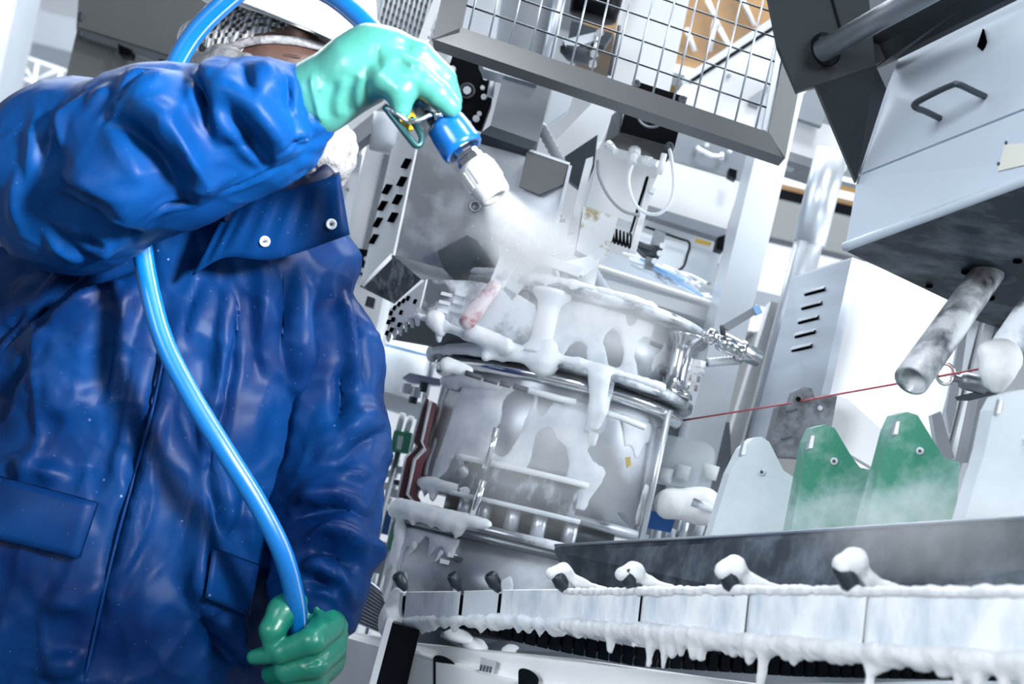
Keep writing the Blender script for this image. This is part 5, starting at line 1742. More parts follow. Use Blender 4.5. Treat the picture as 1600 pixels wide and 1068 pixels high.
MB().lathe(P(1560, 408, 1.97), P(1424, 594, 1.80) - P(1545, 424, 1.96), [(0, 0.04), (0.012, 0.032), (0.02, 0.024)], 24).build('weld_collar', 'steel_dark', t2, True)
t2 = obj_at('drain_pipe', 'second drain pipe at the right edge with a foam lump on its end', 'pipe', 1560, 600, 1.8)
MB().tube(pts([(1660, 420, 1.86), (1562, 566, 1.76)]), 0.024, 24).build('pipe', 'steel_foamy', t2, True)
S_ = Solid(0.02).cap(C(1565, 560, 1.75), C(1556, 578, 1.74), 0.026, 0.020).cap(C(1540, 548, 1.74), C(1560, 560, 1.74), 0.010, 0.014).cap(C(1562, 586, 1.74), C(1558, 606, 1.74), 0.012, 0.006)
v_, q_ = S_.mesh(0.004)
build_np('foam_lump', v_, q_, 'foam_warm', t2)

# ---- right background strips
t = obj_at('machine_stand', 'white and grey upright stand behind the drain pipes', 'stand', 1500, 740, 2.5)
plate('post', 'steel_light', t, [(1518, 476), (1536, 480), (1478, 710), (1456, 704)], 2.5, 0.05)
plate('pointed_strip', 'steel_mid', t, [(1504, 500), (1514, 500), (1494, 640), (1485, 676), (1478, 640)], 2.46, 0.01)
plate('post', 'white', t, [(1546, 478), (1562, 482), (1500, 720), (1484, 716)], 2.48, 0.05)
plate('post', 'steel_mid', t, [(1560, 500), (1600, 470), (1600, 560), (1546, 560), (1500, 738), (1508, 700)], 2.47, 0.03)
plate('dark_block', 'steel_dark', t, [(1530, 452), (1600, 470), (1590, 510), (1524, 488)], 2.4, 0.05)
plate('foot', 'steel_mid', t, [(1456, 648), (1470, 642), (1492, 716), (1468, 720)], 2.44, 0.02)
o = plate('grey_stand', 'steel_mid', None, [(1530, 620), (1560, 612), (1530, 720), (1508, 722)], 2.2, 0.05)
tag(o, 'grey upright plate below the cord\'s eye bolt', 'plate')
to_floor(o, 1519, 718, 2.22)
t = obj_at('eye_bolt', 'ring-headed steel fitting guiding the red cord', 'eye bolt', 1520, 612, 2.1)
rg = [P(1477, 584, 2.1) + RT * (mm(2.1, 13.5) * math.cos(a)) + UP * (mm(2.1, 16) * math.sin(a)) for a in [2 * math.pi * k / 32 for k in range(32)]]
MB().tube(rg, mm(2.1, 3), 10, closed=True).build('ring', 'chrome', t, True)
p, q = P(1490, 590, 2.1), P(1552, 606, 2.1)
L = (q - p).length
MB().lathe(p, q - p, [(0, mm(2.1, 6)), (L * .14, mm(2.1, 6)), (L * .16, mm(2.1, 12)), (L * .24, mm(2.1, 13)), (L * .26, mm(2.1, 14)), (L * .8, mm(2.1, 14)), (L * .84, mm(2.1, 9)), (L, mm(2.1, 9))], 20).build('body', 'steel_mid', t, True)
plate('bracket', 'steel_dark', t, [(1506, 616), (1566, 602), (1562, 614), (1530, 622), (1510, 622)], 2.1, 0.04)
o = rod('red_cord', 'redrope', None, [(1064, 657, 2.52), (1232, 630, 2.42), (1312, 615, 2.33), (1476, 586, 2.1), (1700, 545, 1.8)], 0.0017, None, 6)
tag(o, 'thin red pull cord stretched across to the eye bolt', 'cord')

# ---- grey block and the row of shaped guides
t = obj_at('grey_guide_block', 'wet grey plastic guide block where the red cord starts', 'block', 1250, 720, 2.4)
MT['mottled'] = speck_mat('wet_grey_plastic', (0.085, 0.095, 0.11), (0.22, 0.245, 0.28), 0.35, 0.5, 30, 0, 0.5, 0.2, 0.12)
plate('block', 'mottled', t, [(1218, 634), (1238, 630), (1244, 610), (1254, 604), (1268, 606), (1274, 622), (1308, 618), (1300, 664), (1262, 716), (1210, 712), (1204, 690)], 2.40, 0.05, 0.003)
bolt(t, 1247, 623, 2.395, 4, 'black', 'hole', h=0.003, res=12)
bolt(t, 1281, 637, 2.395, 4, 'steel_light', h=0.004, res=10)
for x, y in ((1236, 640), (1228, 683)):
    plate('cut_mark', 'darkgrey', t, [(x - 8, y + 2), (x + 10, y - 3), (x + 10, y), (x - 6, y + 4)], 2.395, 0.004, 0.0)
o = plate('white_flap', 'white_hi', None, [(1306, 618), (1324, 622), (1400, 690), (1380, 740), (1296, 690)], 2.5, 0.03)
tag(o, 'white folded sheet behind the green guides', 'sheet')


def guide(label, seq, d, m, hole, notch, group='shaped guides in a row behind the splash plate'):
    tt = obj_at('shaped_guide', label, 'guide', hole[0], 840, d, group)
    plate('plate', m, tt, seq, d, 0.03, 0.003, 2) if False else MB().prism(pts(seq, d), Y * 0.030 - X * 0.004).build('plate', m, tt, False, 0.003, 2)
    MB().lathe(P(hole[0], hole[1], d - .001), -FWD, [(0, mm(d, 6)), (0.002, mm(d, 6)), (0.002, mm(d, 3))], 14).build('hole_rim', 'pale', tt, True)
    MB().lathe(P(hole[0], hole[1], d - .003), -FWD, [(0, mm(d, 2.6)), (0.001, mm(d, 2.6)), (0.001, 0)], 10).build('hole', 'darkgrey', tt, True)
    x, y = notch
    plate('notch', 'white_hi', tt, [(x - 5, y + 10), (x - 1, y - 10), (x + 5, y - 10), (x + 2, y + 10)], d - .002, 0.003, 0.001)
    plate('notch_edge', 'grey', tt, [(x - 9, y + 12), (x - 3, y - 13), (x, y - 12), (x - 6, y + 13)], d - .003, 0.003, 0.001)
    return tt


guide('foam-filmed white guide, leftmost of the row of shaped guides', [(1160, 700), (1178, 684), (1190, 682), (1202, 690), (1224, 734), (1250, 752), (1242, 870), (1100, 870), (1140, 740)], 2.02, 'frost', (1190, 737), (1163, 700))
guide('green guide with white-filmed face, left of the two green ones', [(1262, 690), (1272, 668), (1290, 663), (1304, 668), (1330, 712), (1344, 730), (1364, 734), (1352, 870), (1228, 870)], 1.88, 'green', (1303, 720), (1268, 690))
guide('green guide with bright bare corner, right of the two green ones', [(1392, 670), (1402, 648), (1418, 643), (1434, 648), (1462, 694), (1474, 714), (1500, 722), (1490, 860), (1338, 865), (1372, 745)], 1.72, 'green', (1437, 704), (1401, 668))
guide('large foam-filmed white guide at the right edge', [(1552, 640), (1564, 618), (1600, 608), (1760, 640), (1760, 870), (1490, 870), (1540, 700)], 1.55, 'frost', (1602, 688), (1562, 636))

# ---- splash plate
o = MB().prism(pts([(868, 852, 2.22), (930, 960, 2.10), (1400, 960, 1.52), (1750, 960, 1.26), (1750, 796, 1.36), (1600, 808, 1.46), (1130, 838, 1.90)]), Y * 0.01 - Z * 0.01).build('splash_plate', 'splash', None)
tag(o, 'long slanted dark splash plate behind the foamy rail', 'plate')
o['label'] = 'long slanted dark splash plate behind the foamy rail'
rod('top_edge', 'steel', o, [(868, 852, 2.22), (1130, 838, 1.90), (1600, 808, 1.46), (1750, 796, 1.36)], 0.003, None, 8)

# ================================================================== the front rail
NODES = [(612, 926, 976, 2.28), (634, 925, 972, 2.24), (722, 924, 968, 2.11), (782, 922, 968, 2.03), (890, 921, 976, 1.88), (1004, 920, 986, 1.74), (1172, 918, 1002, 1.56), (1358, 920, 1018, 1.39), (1600, 920, 1036, 1.21), (1780, 920, 1050, 1.10)]
rail = obj_at('curved_rail', 'long foam-covered front rail with clips along the bottom', 'rail', 1100, 1030, 1.7)
def rail_at(x):
    for (x0, a0, b0, d0), (x1, a1, b1, d1) in zip(NODES, NODES[1:]):
        if x <= x1:
            f = (x - x0) / (x1 - x0)
            return a0 + (a1 - a0) * f, b0 + (b1 - b0) * f, 1 / (1 / d0 + (1 / d1 - 1 / d0) * f)
    return NODES[-1][1:]


cuts = [612, 632, 722, 782, 1004, 1172, 1358, 1780]
for i in range(len(cuts) - 1):
    x0, x1 = cuts[i] + 3.0 * 2.2 / rail_at(cuts[i])[2], cuts[i + 1] - 2
    n = max(2, int((x1 - x0) / 60))
    top, bot = [], []
    for k in range(n + 1):
        x = x0 + (x1 - x0) * k / n
        a, b, d = rail_at(x)
        top.append(P(x, a, d))
        bot.append(P(x - 0.235 * (b - a) * 0.45, b, d))
    mb = MB()
    vs, fs = [], []
    for k in range(n + 1):
        for v in (top[k], bot[k], bot[k] + Y * .03, top[k] + Y * .03):
            vs.append(v)
    for k in range(n):
        for q in range(4):
            fs.append((k * 4 + q, k * 4 + (q + 1) % 4, k * 4 + 4 + (q + 1) % 4, k * 4 + 4 + q))
    fs += [(0, 3, 2, 1), (n * 4, n * 4 + 1, n * 4 + 2, n * 4 + 3)]
    mb.add(vs, fs).build('rail_segment', 'foam_face' if i != 2 else 'frost', rail, False, 0.003, 2)
top, vs, fs = [], [], []
n = 40
for k in range(n + 1):
    x = 612 + (1780 - 612) * k / n
    a, b, d = rail_at(x)
    for yy, dd in ((a + 5, .012), (b - 5, .012), (b - 5, .05), (a + 5, .05)):
        vs.append(P(x - 0.1 * (yy - a), yy, d + dd))
for k in range(n):
    for q in range(4):
        fs.append((k * 4 + q, k * 4 + (q + 1) % 4, k * 4 + 4 + (q + 1) % 4, k * 4 + 4 + q))
fs += [(0, 3, 2, 1), (n * 4, n * 4 + 1, n * 4 + 2, n * 4 + 3)]
MB().add(vs, fs).build('inner_track', 'rubber', rail)
for x, tx, ty, bx, by in ((630, 620, 896, 634, 922), (716, 706, 896, 719, 922), (776, 765, 896, 780, 924), (880, 870, 896, 884, 925), (984, 973, 888, 990, 922), (1142, 1130, 886, 1152, 932), (1326, 1312, 880, 1340, 934)):
    a, b, d = rail_at(x)
    p, q = P(tx, ty, d - .004), P(bx, by, d - .002)
    L = (q - p).length
    c = MB().lathe(p, q - p, [(0, 0.0085), (0.003, 0.0105), (L * .6, 0.0105), (L * .65, 0.009), (L, 0.004)], 14).build('clip', 'steel_dark', rail, True, label='dark steel clip')
    MB().lathe(p, q - p, [(-0.001, 0.0035), (-.0015, 0.006), (0.001, 0.0085)], 12).build('clip_socket', 'rubber', c, True)


def foam_body(name, solid, step, m, par=None, amp=0.003, fr=40, seed=0, **kw):
    v, q = solid.mesh(step)
    n_ = vnormals(v, q)
    v = v + n_ * np.array([amp * mnoise.noise(Vector(x * fr) + Vector((seed, 0, 0))) + amp * .5 * mnoise.noise(Vector(x * fr * 2.6)) for x in v])[:, None]
    return build_np(name, v, q, m, par, **kw)


# foam on the rail: film, lumps over the clips, hanging drips
S = Solid(0.009)
rr = random.Random(11)
x = 880
prev = None
while x < 1700:
    a, b, d = rail_at(x)
    f = min(1, (x - 860) / 120)
    c0 = C(x, a + 3 + rr.uniform(-1, 1), d - .002)
    if prev is not None:
        q_ = 0.5 + 0.5 * mnoise.noise(Vector((x * .012, 3.1, 0)))
        S.cap(prev[0], c0, 0.0022 + .0028 * q_, 0.0022 + .0028 * q_)
        S.cap(prev[1], C(x - 8, b - 1, d - .001), 0.0045 + .003 * q_, 0.0045 + .003 * q_)
        cl = (8 + 30 * q_ * (0.5 + mnoise.noise(Vector((x * .05, 7.7, 0))))) * 1.6 / d * f
        if cl > 3:
            S.cap(C(x - 8, b, d), C(x - 10, b + cl * .8, d + .006), 0.0065, 0.0045)
    prev = (c0, C(x - 8, b - 1, d - .001))
    if rr.random() < 0.46 * f + .1 and not (1380 < x < 1450):
        L = rr.choice([10, 18, 24, 32, 40, 56, 70]) * 1.6 / d * (0.5 + .5 * f)
        S.cap(C(x - 8, b - 3, d - .001), C(x - 8 - .1 * L, b + L * .97, d + .004), 0.006 + .003 * rr.random(), 0.003 + .003 * rr.random())
    x += 13 * 1.6 / d * rr.uniform(.7, 1.1)
for x, px_, py_, r in ((880, 872, 892, .012), (984, 982, 892, .013), (1142, 1140, 886, .0145), (1326, 1326, 876, .0145)):
    a, b, d = rail_at(x)
    S.cap(C(px_ - 10, py_ + 4, d - .006), C(px_ + 8, py_ - 1, d + .004), r * .72, r * .85, .008)
    S.cap(C(px_ + 8, py_ + 2, d + .006), C(px_ + 34, a - 10, d + .012), r * .72, r * .5, .012)
    S.cap(C(px_ + 34, a - 9, d + .012), C(px_ + 90, a + 1, d + .004), r * .5, r * .22, .012)
foam = foam_body('rail_foam', S, 0.0032, 'foam_warm', None, 0.0018, 60)
tag(foam, 'white dripping foam clinging along the front rail', 'foam')
foam['kind'] = 'stuff'
S = Solid(0.012)
for k in range(34):
    x = 614 + k * 8.3
    a, b, d = rail_at(x)
    S.cap(C(x, b, d - .002), C(x + 8, rail_at(x + 8)[1], d), 0.006, 0.006)
    if rr.random() < .75:
        L = rr.uniform(5, 20)
        S.cap(C(x, b, d), C(x - .2 * L, b + L, d + .01), 0.007, 0.003)
S.chain([C(622, 932, 2.27), C(614, 960, 2.27), C(612, 980, 2.27), C(604, 1000, 2.27)], [0.015, 0.018, 0.02, 0.008])
foam = foam_body('rail_foam', S, 0.004, 'foam', None, 0.002, 50)
tag(foam, 'ragged foam fringe under the left end of front rail', 'foam')
foam['kind'] = 'stuff'

# foam on the round machine's left rims
def ring(px0, px1, n, z, r):
    out = []
    for k in range(n + 1):
        a0 = math.acos(max(-1, min(1, (px0 - 862 - (0)) / (r * FPX / 2.4))))
        out.append(None)
    return out


def rim_pts(r, z, a0, a1, n):
    return [w2c(np.array([[AX.x + r * math.cos(math.radians(a0 + (a1 - a0) * k / n)), AX.y - r * math.sin(math.radians(a0 + (a1 - a0) * k / n)), z]]))[0] for k in range(n + 1)]


DOWN = w2c(np.array([[CAM.x, CAM.y, CAM.z - 1.0]]))[0]
S = Solid(0.014)
for r, z, a0, a1, rad in ((RLOW - .004, z_low + .008, 200, 108, .0085), (RLOW, z_low - .004, 200, 120, .006), (RMID - .003, z_mid + .008, 205, 48, .006), (RTOP - .004, z_top + .008, 190, 60, .0045), (RMID, z_mid - .006, 190, 100, .004),
                          (RDR + .004, z_low + .056, 190, 120, .006), (RDR + .004, z_mid - .055, 170, 120, .004)):
    pp = rim_pts(r, z, a0, a1, 36)
    ph = rr.uniform(0, 6)
    rs = [rad * (.78 + .22 * math.sin(ph + i * .55) * math.sin(ph + i * .23)) for i in range(len(pp))]
    S.chain(pp, rs)
    for i, p_ in enumerate(pp):
        if rr.random() < .14:
            L = rr.choice([.008, .012, .018, .026])
            S.cap(p_, p_ + DOWN * L, rad * .8, rad * .3)
for (x, y, d), (x2, y2, d2), r1, r2 in (((626, 822, 2.42), (624, 870, 2.42), .012, .008), ((624, 870, 2.42), (608, 935, 2.42), .008, .010), ((650, 850, 2.38), (634, 880, 2.40), .008, .004), ((690, 862, 2.33), (678, 880, 2.33), .006, .002),
                                        ((853, 545, 2.34), (850, 566, 2.33), .020, .026), ((936, 590, 2.31), (934, 640, 2.315), .019, .014), ((934, 640, 2.315), (926, 690, 2.325), .014, .007), ((770, 545, 2.34), (760, 556, 2.33), .018, .010), ((680, 500, 2.34), (690, 520, 2.34), .018, .008), ((740, 520, 2.33), (790, 540, 2.32), .016, .014),
                                        ((700, 570, 2.33), (730, 580, 2.32), .015, .01)):
    S.cap(C(x, y, d), C(x2, y2, d2), r1, r2)
foam = foam_body('machine_foam', S, 0.0042, 'foam', None, 0.0016, 34, 3)
tag(foam, 'thick white foam hanging on the round machine\'s discs', 'foam')
foam['kind'] = 'stuff'


def film(name, label, R, z0, z1, a0, a1, seed, thr, fa, fz, th=0.0035, left=0.0):
    """a smeared film of foam on an upright drum wall, with ragged lobes running down"""
    step = 0.0034
    na, nz, nr = int(R * math.radians(abs(a1 - a0)) / step), int((z1 - z0) / step), 7
    A_ = np.linspace(a0, a1, na)
    Z_ = np.linspace(z0, z1, nz)
    R_ = R + (np.arange(nr) - 2) * 0.0024
    N_ = np.array([[mnoise.noise(Vector((a * .0175 * R * fa, z * fz, seed))) + .45 * mnoise.noise(Vector((a * .0175 * R * fa * 2.3, z * fz * 2.0, seed + 9))) for z in Z_] for a in A_])
    N_ = N_ + left * np.linspace(1, -1, na)[:, None]
    edge = np.minimum(np.minimum(np.arange(na), na - 1 - np.arange(na))[:, None], np.minimum(np.arange(nz), nz - 1 - np.arange(nz))[None, :]) * 0.12
    N_ = np.minimum(N_ - thr, edge)
    H_ = th * np.sqrt(np.clip(N_ * 4.0, 0, 1))
    F = np.maximum((R_ - R)[None, None, :] - H_[:, :, None], np.where(N_ > 0, -1, 1)[:, :, None] * 0.0024 + 0 * R_[None, None, :])
    F = np.maximum(F, -0.004 - (R_ - R)[None, None, :])
    V_, Q_ = surf_net(F, (0, 0, 0), 1.0)
    a_ = np.radians(np.interp(V_[:, 0], np.arange(na), A_))
    z_ = np.interp(V_[:, 1], np.arange(nz), Z_)
    r_ = np.interp(V_[:, 2], np.arange(nr), R_)
    W_ = np.stack((AX.x + r_ * np.cos(a_), AX.y - r_ * np.sin(a_), z_), 1)
    W_ = relax(W_, Q_, 2)
    o_ = build_np(name, W_, Q_[:, ::-1], 'foam_thin', None, False)
    o_['kind'] = 'stuff'
    return tag(o_, label, 'foam')


film('foam_film', 'smeared foam film on the drum wall above its band', RDR + .001, z_low + .066, z_mid - .05, 186, 6, 8.5, -0.02, 16, 9, left=0.26)
film('foam_film', 'smeared foam film on the upper drum between the discs', 0.2055, z_mid + .008, z_top - .010, 186, 6, 11.0, -0.02, 15, 10, left=0.12)
film('foam_film', 'foam film running down the base drum under the lower disc', 0.2325, z_low - .155, z_low - .024, 186, 60, 21.0, 0.16, 15, 10, left=0.3)
S = Solid(0.010)
for x, y in ((606, 516), (616, 512), (625, 506), (634, 500), (643, 494), (652, 490)):
    d = 2.36 + (654 - x) * .0029
    S.cap(C(x, y + 4, d), C(x + 1, y + 17, d), 0.006, 0.0035)
S.chain([C(656, 494, 2.355), C(690, 508, 2.35), C(730, 524, 2.35), C(790, 546, 2.35)], [0.006, 0.008, 0.008, 0.006])
S.cap(C(688, 512, 2.345), C(686, 532, 2.345), .010, .004)
foam = foam_body('box_foam', S, 0.0036, 'foam', None, 0.002, 50, 5)
tag(foam, 'foam drips along the perforated box\'s lower edge', 'foam')
foam['kind'] = 'stuff'

# ================================================================== below the rail
t = obj_at('drive_chain', 'black drive chain running under the foamy rail', 'chain', 1000, 1040, 2.0)
def chain_at(x):
    d = 1 / np.interp(x, [690, 1000, 1350, 1700], [1 / 2.25, 1 / 1.95, 1 / 1.62, 1 / 1.35])
    return np.interp(x, [690, 760, 880, 1000, 1250, 1700], [962, 978, 1004, 1026, 1040, 1046]), d


cb = [(x, *chain_at(x)) for x in range(690, 1590, 40)]
MB().prism([P(x, y - 13 * 1.9 / d, d + .022) for x, y, d in cb] + [P(x, y + 14 * 1.9 / d, d + .022) for x, y, d in cb[::-1]], Y * .004).build('backing', 'rubber', t)
for k in range(46):
    x = 690 + 19 * k
    y, d = chain_at(x)
    y2, d2 = chain_at(x + 19)
    h = 15 * 1.9 / d
    plate('link', 'rubber', t, [(x, y - h, d), (x + 15, y2 - h, d2), (x + 13, y2 + h, d2), (x - 3, y + h, d)], None, 0.02, 0.002)
    if k % 2 == 0:
        plate('link_pin', 'steel_dark', t, [(x + 4, y - 3, d - .004), (x + 9, y - 2, d - .004), (x + 8, y + 4, d - .004), (x + 3, y + 3, d - .004)], None, 0.006, 0.0)
o = MB().prism(pts([(690, 985, 2.3), (780, 1000, 2.25), (1000, 1030, 2.1), (1700, 1060, 1.6), (1700, 1110, 1.5), (1200, 1068, 1.85), (860, 1026, 2.1), (740, 1012, 2.25)]), -Z * 0.01).build('drip_tray', 'steel_mid', None)
tag(o, 'grey drip tray below the black drive chain', 'tray')
t = obj_at('ring_table', 'white painted ring table with bolts and half-round holes at the bottom', 'machine table', 700, 1160, 2.2)
plate('skirt', 'white_hi', t, [(400, 958, 2.45), (540, 986, 2.38), (640, 1004, 2.28), (760, 1016, 2.16), (900, 1030, 2.05), (1100, 1058, 1.9), (1300, 1084, 1.75), (1300, 1200, 1.75), (400, 1200, 2.45)], None, 0.02)
for x, y, d in ((581, 1014, 2.32), (648, 1026, 2.24), (680, 1036, 2.21)):
    bolt(t, x, y, d, 6, 'steel_dark', h=0.012, res=8)
    bolt(t, x + 2, y, d - .003, 10, 'white', 'washer', h=0.004, res=14)
for x, y, d, w in ((697, 1046, 2.19, 18), (828, 1066, 2.08, 16), (586, 1034, 2.31, 5)):
    hh = [(x - w - 2, y + 60)] + [(x + w * math.cos(a) - 2 + 10 * 0, y - 10 - 10 * math.sin(a) + w * .4 * math.cos(a)) for a in [math.pi - math.pi * k / 10 for k in range(11)]] + [(x + w - 16, y + 60)]
    plate('opening', 'rubber', t, hh, d - .012, 0.01, 0.0)
plate('hinge', 'steel_light', t, [(752, 1028), (776, 1034), (770, 1056), (748, 1050)], 2.13, 0.02, 0.002)
for k in range(4):
    plate('hinge_gap', 'darkgrey', t, [(751 + 5 * k, 1038 + k), (754 + 5 * k, 1038.5 + k), (752 + 5 * k, 1048 + k), (749 + 5 * k, 1047 + k)], 2.127, 0.004, 0.0)
o = plate('machine_support', 'rubber', None, [(613, 972), (656, 984), (622, 1130), (572, 1130)], 2.2, 0.05, 0.003)
tag(o, 'square black machine support under the rail\'s left end', 'support')
o = plate('white_strut', 'white', None, [(604, 968), (613, 972), (572, 1130), (560, 1130)], 2.2, 0.05, 0.002)
tag(o, 'thin white strut along the black support', 'strut')
for x, y, w in ((716, 994, 24), (742, 1008, 20), (800, 1018, 18)):
    o = MB().lathe(P(x, y + 4, 2.2), UP * .97 + RT * .24, [(0, mm(2.2, w)), (.006, mm(2.2, w)), (.014, mm(2.2, w * .6)), (.016, 0)], 24).build('disc_cap', 'white', None, True)
    tag(o, {716: 'white disc cap nearest the black support under the rail', 742: 'middle white disc cap under the rail', 800: 'white disc cap farthest from the black support'}[x], 'cap', 'white disc caps on the ring table')

# ================================================================== spray and mist
def mist_mat(name, dens, scale, thr, col=(1.0, 1.0, 1.0), power=1.0):
    m = bpy.data.materials.new(name)
    m.use_nodes = True
    nt = m.node_tree
    nt.nodes.remove(nt.nodes['Principled BSDF'])
    out = nt.nodes['Material Output']
    sc = nd(nt, 'ShaderNodeVolumeScatter')
    sc.inputs['Color'].default_value = (*col, 1)
    sc.inputs['Anisotropy'].default_value = 0.2
    tc = nd(nt, 'ShaderNodeTexCoord')
    vm = nd(nt, 'ShaderNodeVectorMath', operation='LENGTH')
    mp = nd(nt, 'ShaderNodeMapping')
    mp.inputs['Location'].default_value = (-1, -1, -1)
    mp.inputs['Scale'].default_value = (2, 2, 2)
    nt.links.new(tc.outputs['Generated'], mp.inputs[0])
    nt.links.new(mp.outputs[0], vm.inputs[0])
    fall = nd(nt, 'ShaderNodeMapRange', interpolation_type='SMOOTHSTEP')
    fall.inputs['From Min'].default_value, fall.inputs['From Max'].default_value = 1.0, 0.15
    nt.links.new(vm.outputs['Value'], fall.inputs[0])
    no = nd(nt, 'ShaderNodeTexNoise')
    no.inputs['Scale'].default_value, no.inputs['Detail'].default_value = scale, 4
    nt.links.new(tc.outputs['Object'], no.inputs['Vector'])
    mr = nd(nt, 'ShaderNodeMapRange')
    mr.inputs['From Min'].default_value, mr.inputs['From Max'].default_value = thr, thr + 0.3
    nt.links.new(no.outputs[0], mr.inputs[0])
    mu = nd(nt, 'ShaderNodeMath', operation='MULTIPLY')
    nt.links.new(fall.outputs[0], mu.inputs[0])
    nt.links.new(mr.outputs[0], mu.inputs[1])
    m2 = nd(nt, 'ShaderNodeMath', operation='MULTIPLY')
    nt.links.new(mu.outputs[0], m2.inputs[0])
    m2.inputs[1].default_value = dens
    nt.links.new(m2.outputs[0], sc.inputs['Density'])
    nt.links.new(sc.outputs[0], out.inputs['Volume'])
    return m


def cloud(name, label, c, axes, m):
    mb = MB().ball((0, 0, 0), 1.0, 10)
    a, b, e = axes
    mb.v = [tuple(Vector(c) + a * v[0] + b * v[1] + e * v[2]) for v in mb.v]
    o = mb.build(name, m, None, True)
    o['kind'] = 'stuff'
    return tag(o, label, 'mist')


# spray jet: a widening plume along the nozzle axis
p0, p1 = g0 + GA * 0.112, P(828, 366, 2.15)
ax = (p1 - p0)
up_ = ax.normalized()
si = up_.cross(FWD).normalized()
def jet_mat(name, dens):
    m = bpy.data.materials.new(name)
    m.use_nodes = True
    nt = m.node_tree
    nt.nodes.remove(nt.nodes['Principled BSDF'])
    sc = nd(nt, 'ShaderNodeVolumeScatter')
    sc.inputs['Color'].default_value = (0.74, 0.76, 0.78, 1)
    tc = nd(nt, 'ShaderNodeTexCoord')
    sep = nd(nt, 'ShaderNodeSeparateXYZ')
    nt.links.new(tc.outputs['Object'], sep.inputs[0])

    def mth(op, a, b=None, c=None):
        n = nd(nt, 'ShaderNodeMath', operation=op)
        for i, v in enumerate((a, b, c)):
            if v is None:
                continue
            if hasattr(v, 'is_linked') or hasattr(v, 'links'):
                nt.links.new(v, n.inputs[i])
            else:
                n.inputs[i].default_value = v
        return n.outputs[0]
    x, y, z = sep.outputs
    r = mth('SQRT', mth('ADD', mth('MULTIPLY', x, x), mth('MULTIPLY', y, y)))
    w = mth('MULTIPLY_ADD', z, 0.82, 0.18)
    q = mth('DIVIDE', r, w)
    fall = nd(nt, 'ShaderNodeMapRange', interpolation_type='SMOOTHSTEP')
    fall.inputs['From Min'].default_value, fall.inputs['From Max'].default_value = 1.0, 0.1
    nt.links.new(q, fall.inputs[0])
    end = nd(nt, 'ShaderNodeMapRange', interpolation_type='SMOOTHSTEP')
    end.inputs['From Min'].default_value, end.inputs['From Max'].default_value = 1.0, 0.55
    nt.links.new(z, end.inputs[0])
    mp = nd(nt, 'ShaderNodeMapping')
    mp.inputs['Scale'].default_value = (3.2, 3.2, 2.2)
    nt.links.new(tc.outputs['Object'], mp.inputs[0])
    no = nd(nt, 'ShaderNodeTexNoise')
    no.inputs['Scale'].default_value, no.inputs['Detail'].default_value = 2.0, 5
    nt.links.new(mp.outputs[0], no.inputs['Vector'])
    g = nd(nt, 'ShaderNodeMapRange')
    g.inputs['From Min'].default_value, g.inputs['From Max'].default_value = 0.3, 0.6
    g.inputs['To Min'].default_value = 0.12
    nt.links.new(no.outputs[0], g.inputs[0])
    dn = mth('MULTIPLY', mth('MULTIPLY', fall.outputs[0], end.outputs[0]), mth('MULTIPLY', g.outputs[0], mth('DIVIDE', dens, mth('MULTIPLY_ADD', z, 2.2, 0.5))))
    nt.links.new(dn, sc.inputs['Density'])
    ab = nd(nt, 'ShaderNodeVolumeAbsorption')
    ab.inputs['Color'].default_value = (0, 0, 0, 1)
    nt.links.new(mth('MULTIPLY', dn, 0.38), ab.inputs['Density'])
    su = nd(nt, 'ShaderNodeAddShader')
    nt.links.new(sc.outputs[0], su.inputs[0])
    nt.links.new(ab.outputs[0], su.inputs[1])
    nt.links.new(su.outputs[0], nt.nodes['Material Output'].inputs['Volume'])
    return m


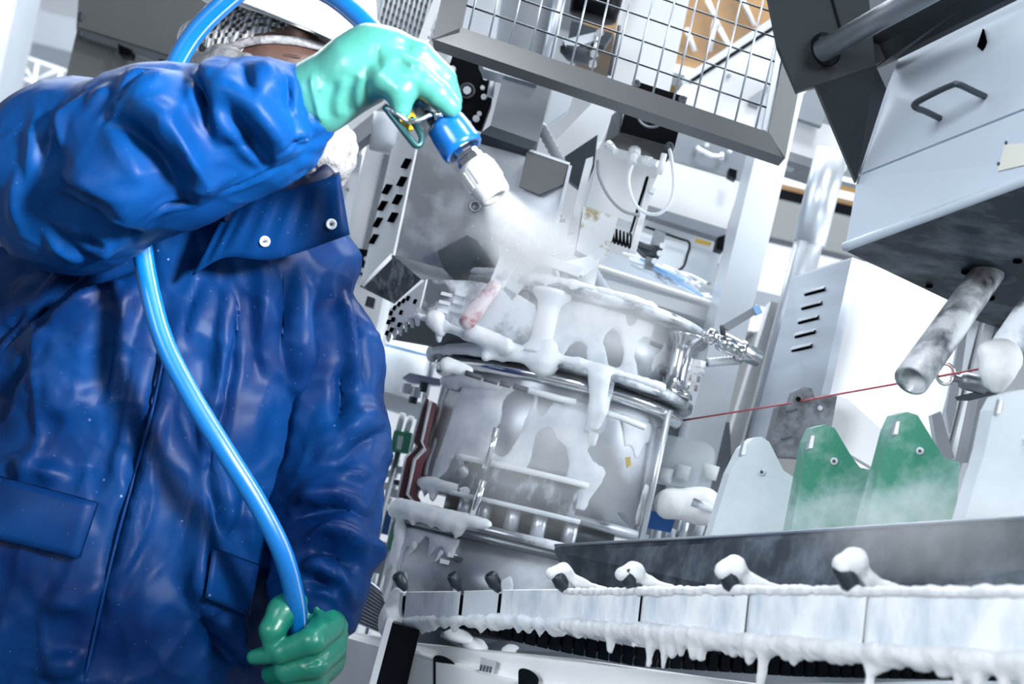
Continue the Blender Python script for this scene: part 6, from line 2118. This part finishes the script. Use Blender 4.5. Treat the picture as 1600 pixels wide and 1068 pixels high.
p1 = P(850, 425, 2.17)
ax = p1 - p0
jm = MB().lathe((0, 0, 0), (0, 0, 1), [(0.0, 0.17), (1.0, 1.0)], 24)
jo = jm.build('spray_jet', jet_mat('spray', 42.0), None, True)
me_ = jo.data
me_.transform(Matrix.Translation(jo.location))
jo.matrix_world = Matrix.Translation(p0) @ ax.to_track_quat('Z', 'Y').to_matrix().to_4x4() @ Matrix.Diagonal((0.088, 0.088, ax.length, 1))
jo['kind'] = 'stuff'
tag(jo, 'white spray jet fanning out of the nozzle onto the machine', 'mist')
dr = MB()
rr = random.Random(3)
for k in range(220):
    u = rr.random() ** .7
    c_ = p0 + ax * (0.1 + 1.0 * u) + si * rr.gauss(0, .008 + .038 * u) + si.cross(up_) * rr.gauss(0, .008 + .034 * u) + FWD * -0.01
    s_ = rr.uniform(.0004, .0010)
    q_ = [c_ + RT * s_, c_ + UP * s_, c_ - RT * s_, c_ - UP * s_, c_ + FWD * s_, c_ - FWD * s_]
    dr.add(q_, [(0, 1, 4), (1, 2, 4), (2, 3, 4), (3, 0, 4), (1, 0, 5), (2, 1, 5), (3, 2, 5), (0, 3, 5)])
dr = dr.build('spray_drops', 'white_hi', None, True)
dr['kind'] = 'stuff'
tag(dr, 'fine white droplets flying around the spray jet', 'droplets')
cloud('spray_jet', 'white spray cloud bursting against the machine', P(835, 385, 2.2), (RT * 0.115 - UP * 0.03, FWD * 0.11, UP * 0.075 + RT * 0.01), mist_mat('spray_burst', 10, 22, 0.3))
cloud('steam', 'thin white steam drifting over the top disc', P(900, 500, 2.25), (RT * 0.24 - UP * 0.05, FWD * 0.10, UP * 0.09), mist_mat('steam', 10, 14, 0.32))
cloud('steam', 'thin white steam rising before the drum', P(840, 720, 2.20), (RT * 0.22, FWD * 0.08, UP * 0.17), mist_mat('steam_low', 7, 12, 0.30))
cloud('steam', 'faint spray haze on the slotted box\'s front', P(735, 350, 2.36), (RT * 0.10, FWD * 0.05, UP * 0.10), mist_mat('haze', 2.5, 12, 0.3))
cloud('steam', 'pale spray haze along the splash plate\'s top', P(1450, 830, 1.42), (RT * 0.22 + UP * 0.02, FWD * 0.10, UP * 0.05), mist_mat('haze_plate', 4.5, 14, 0.28))
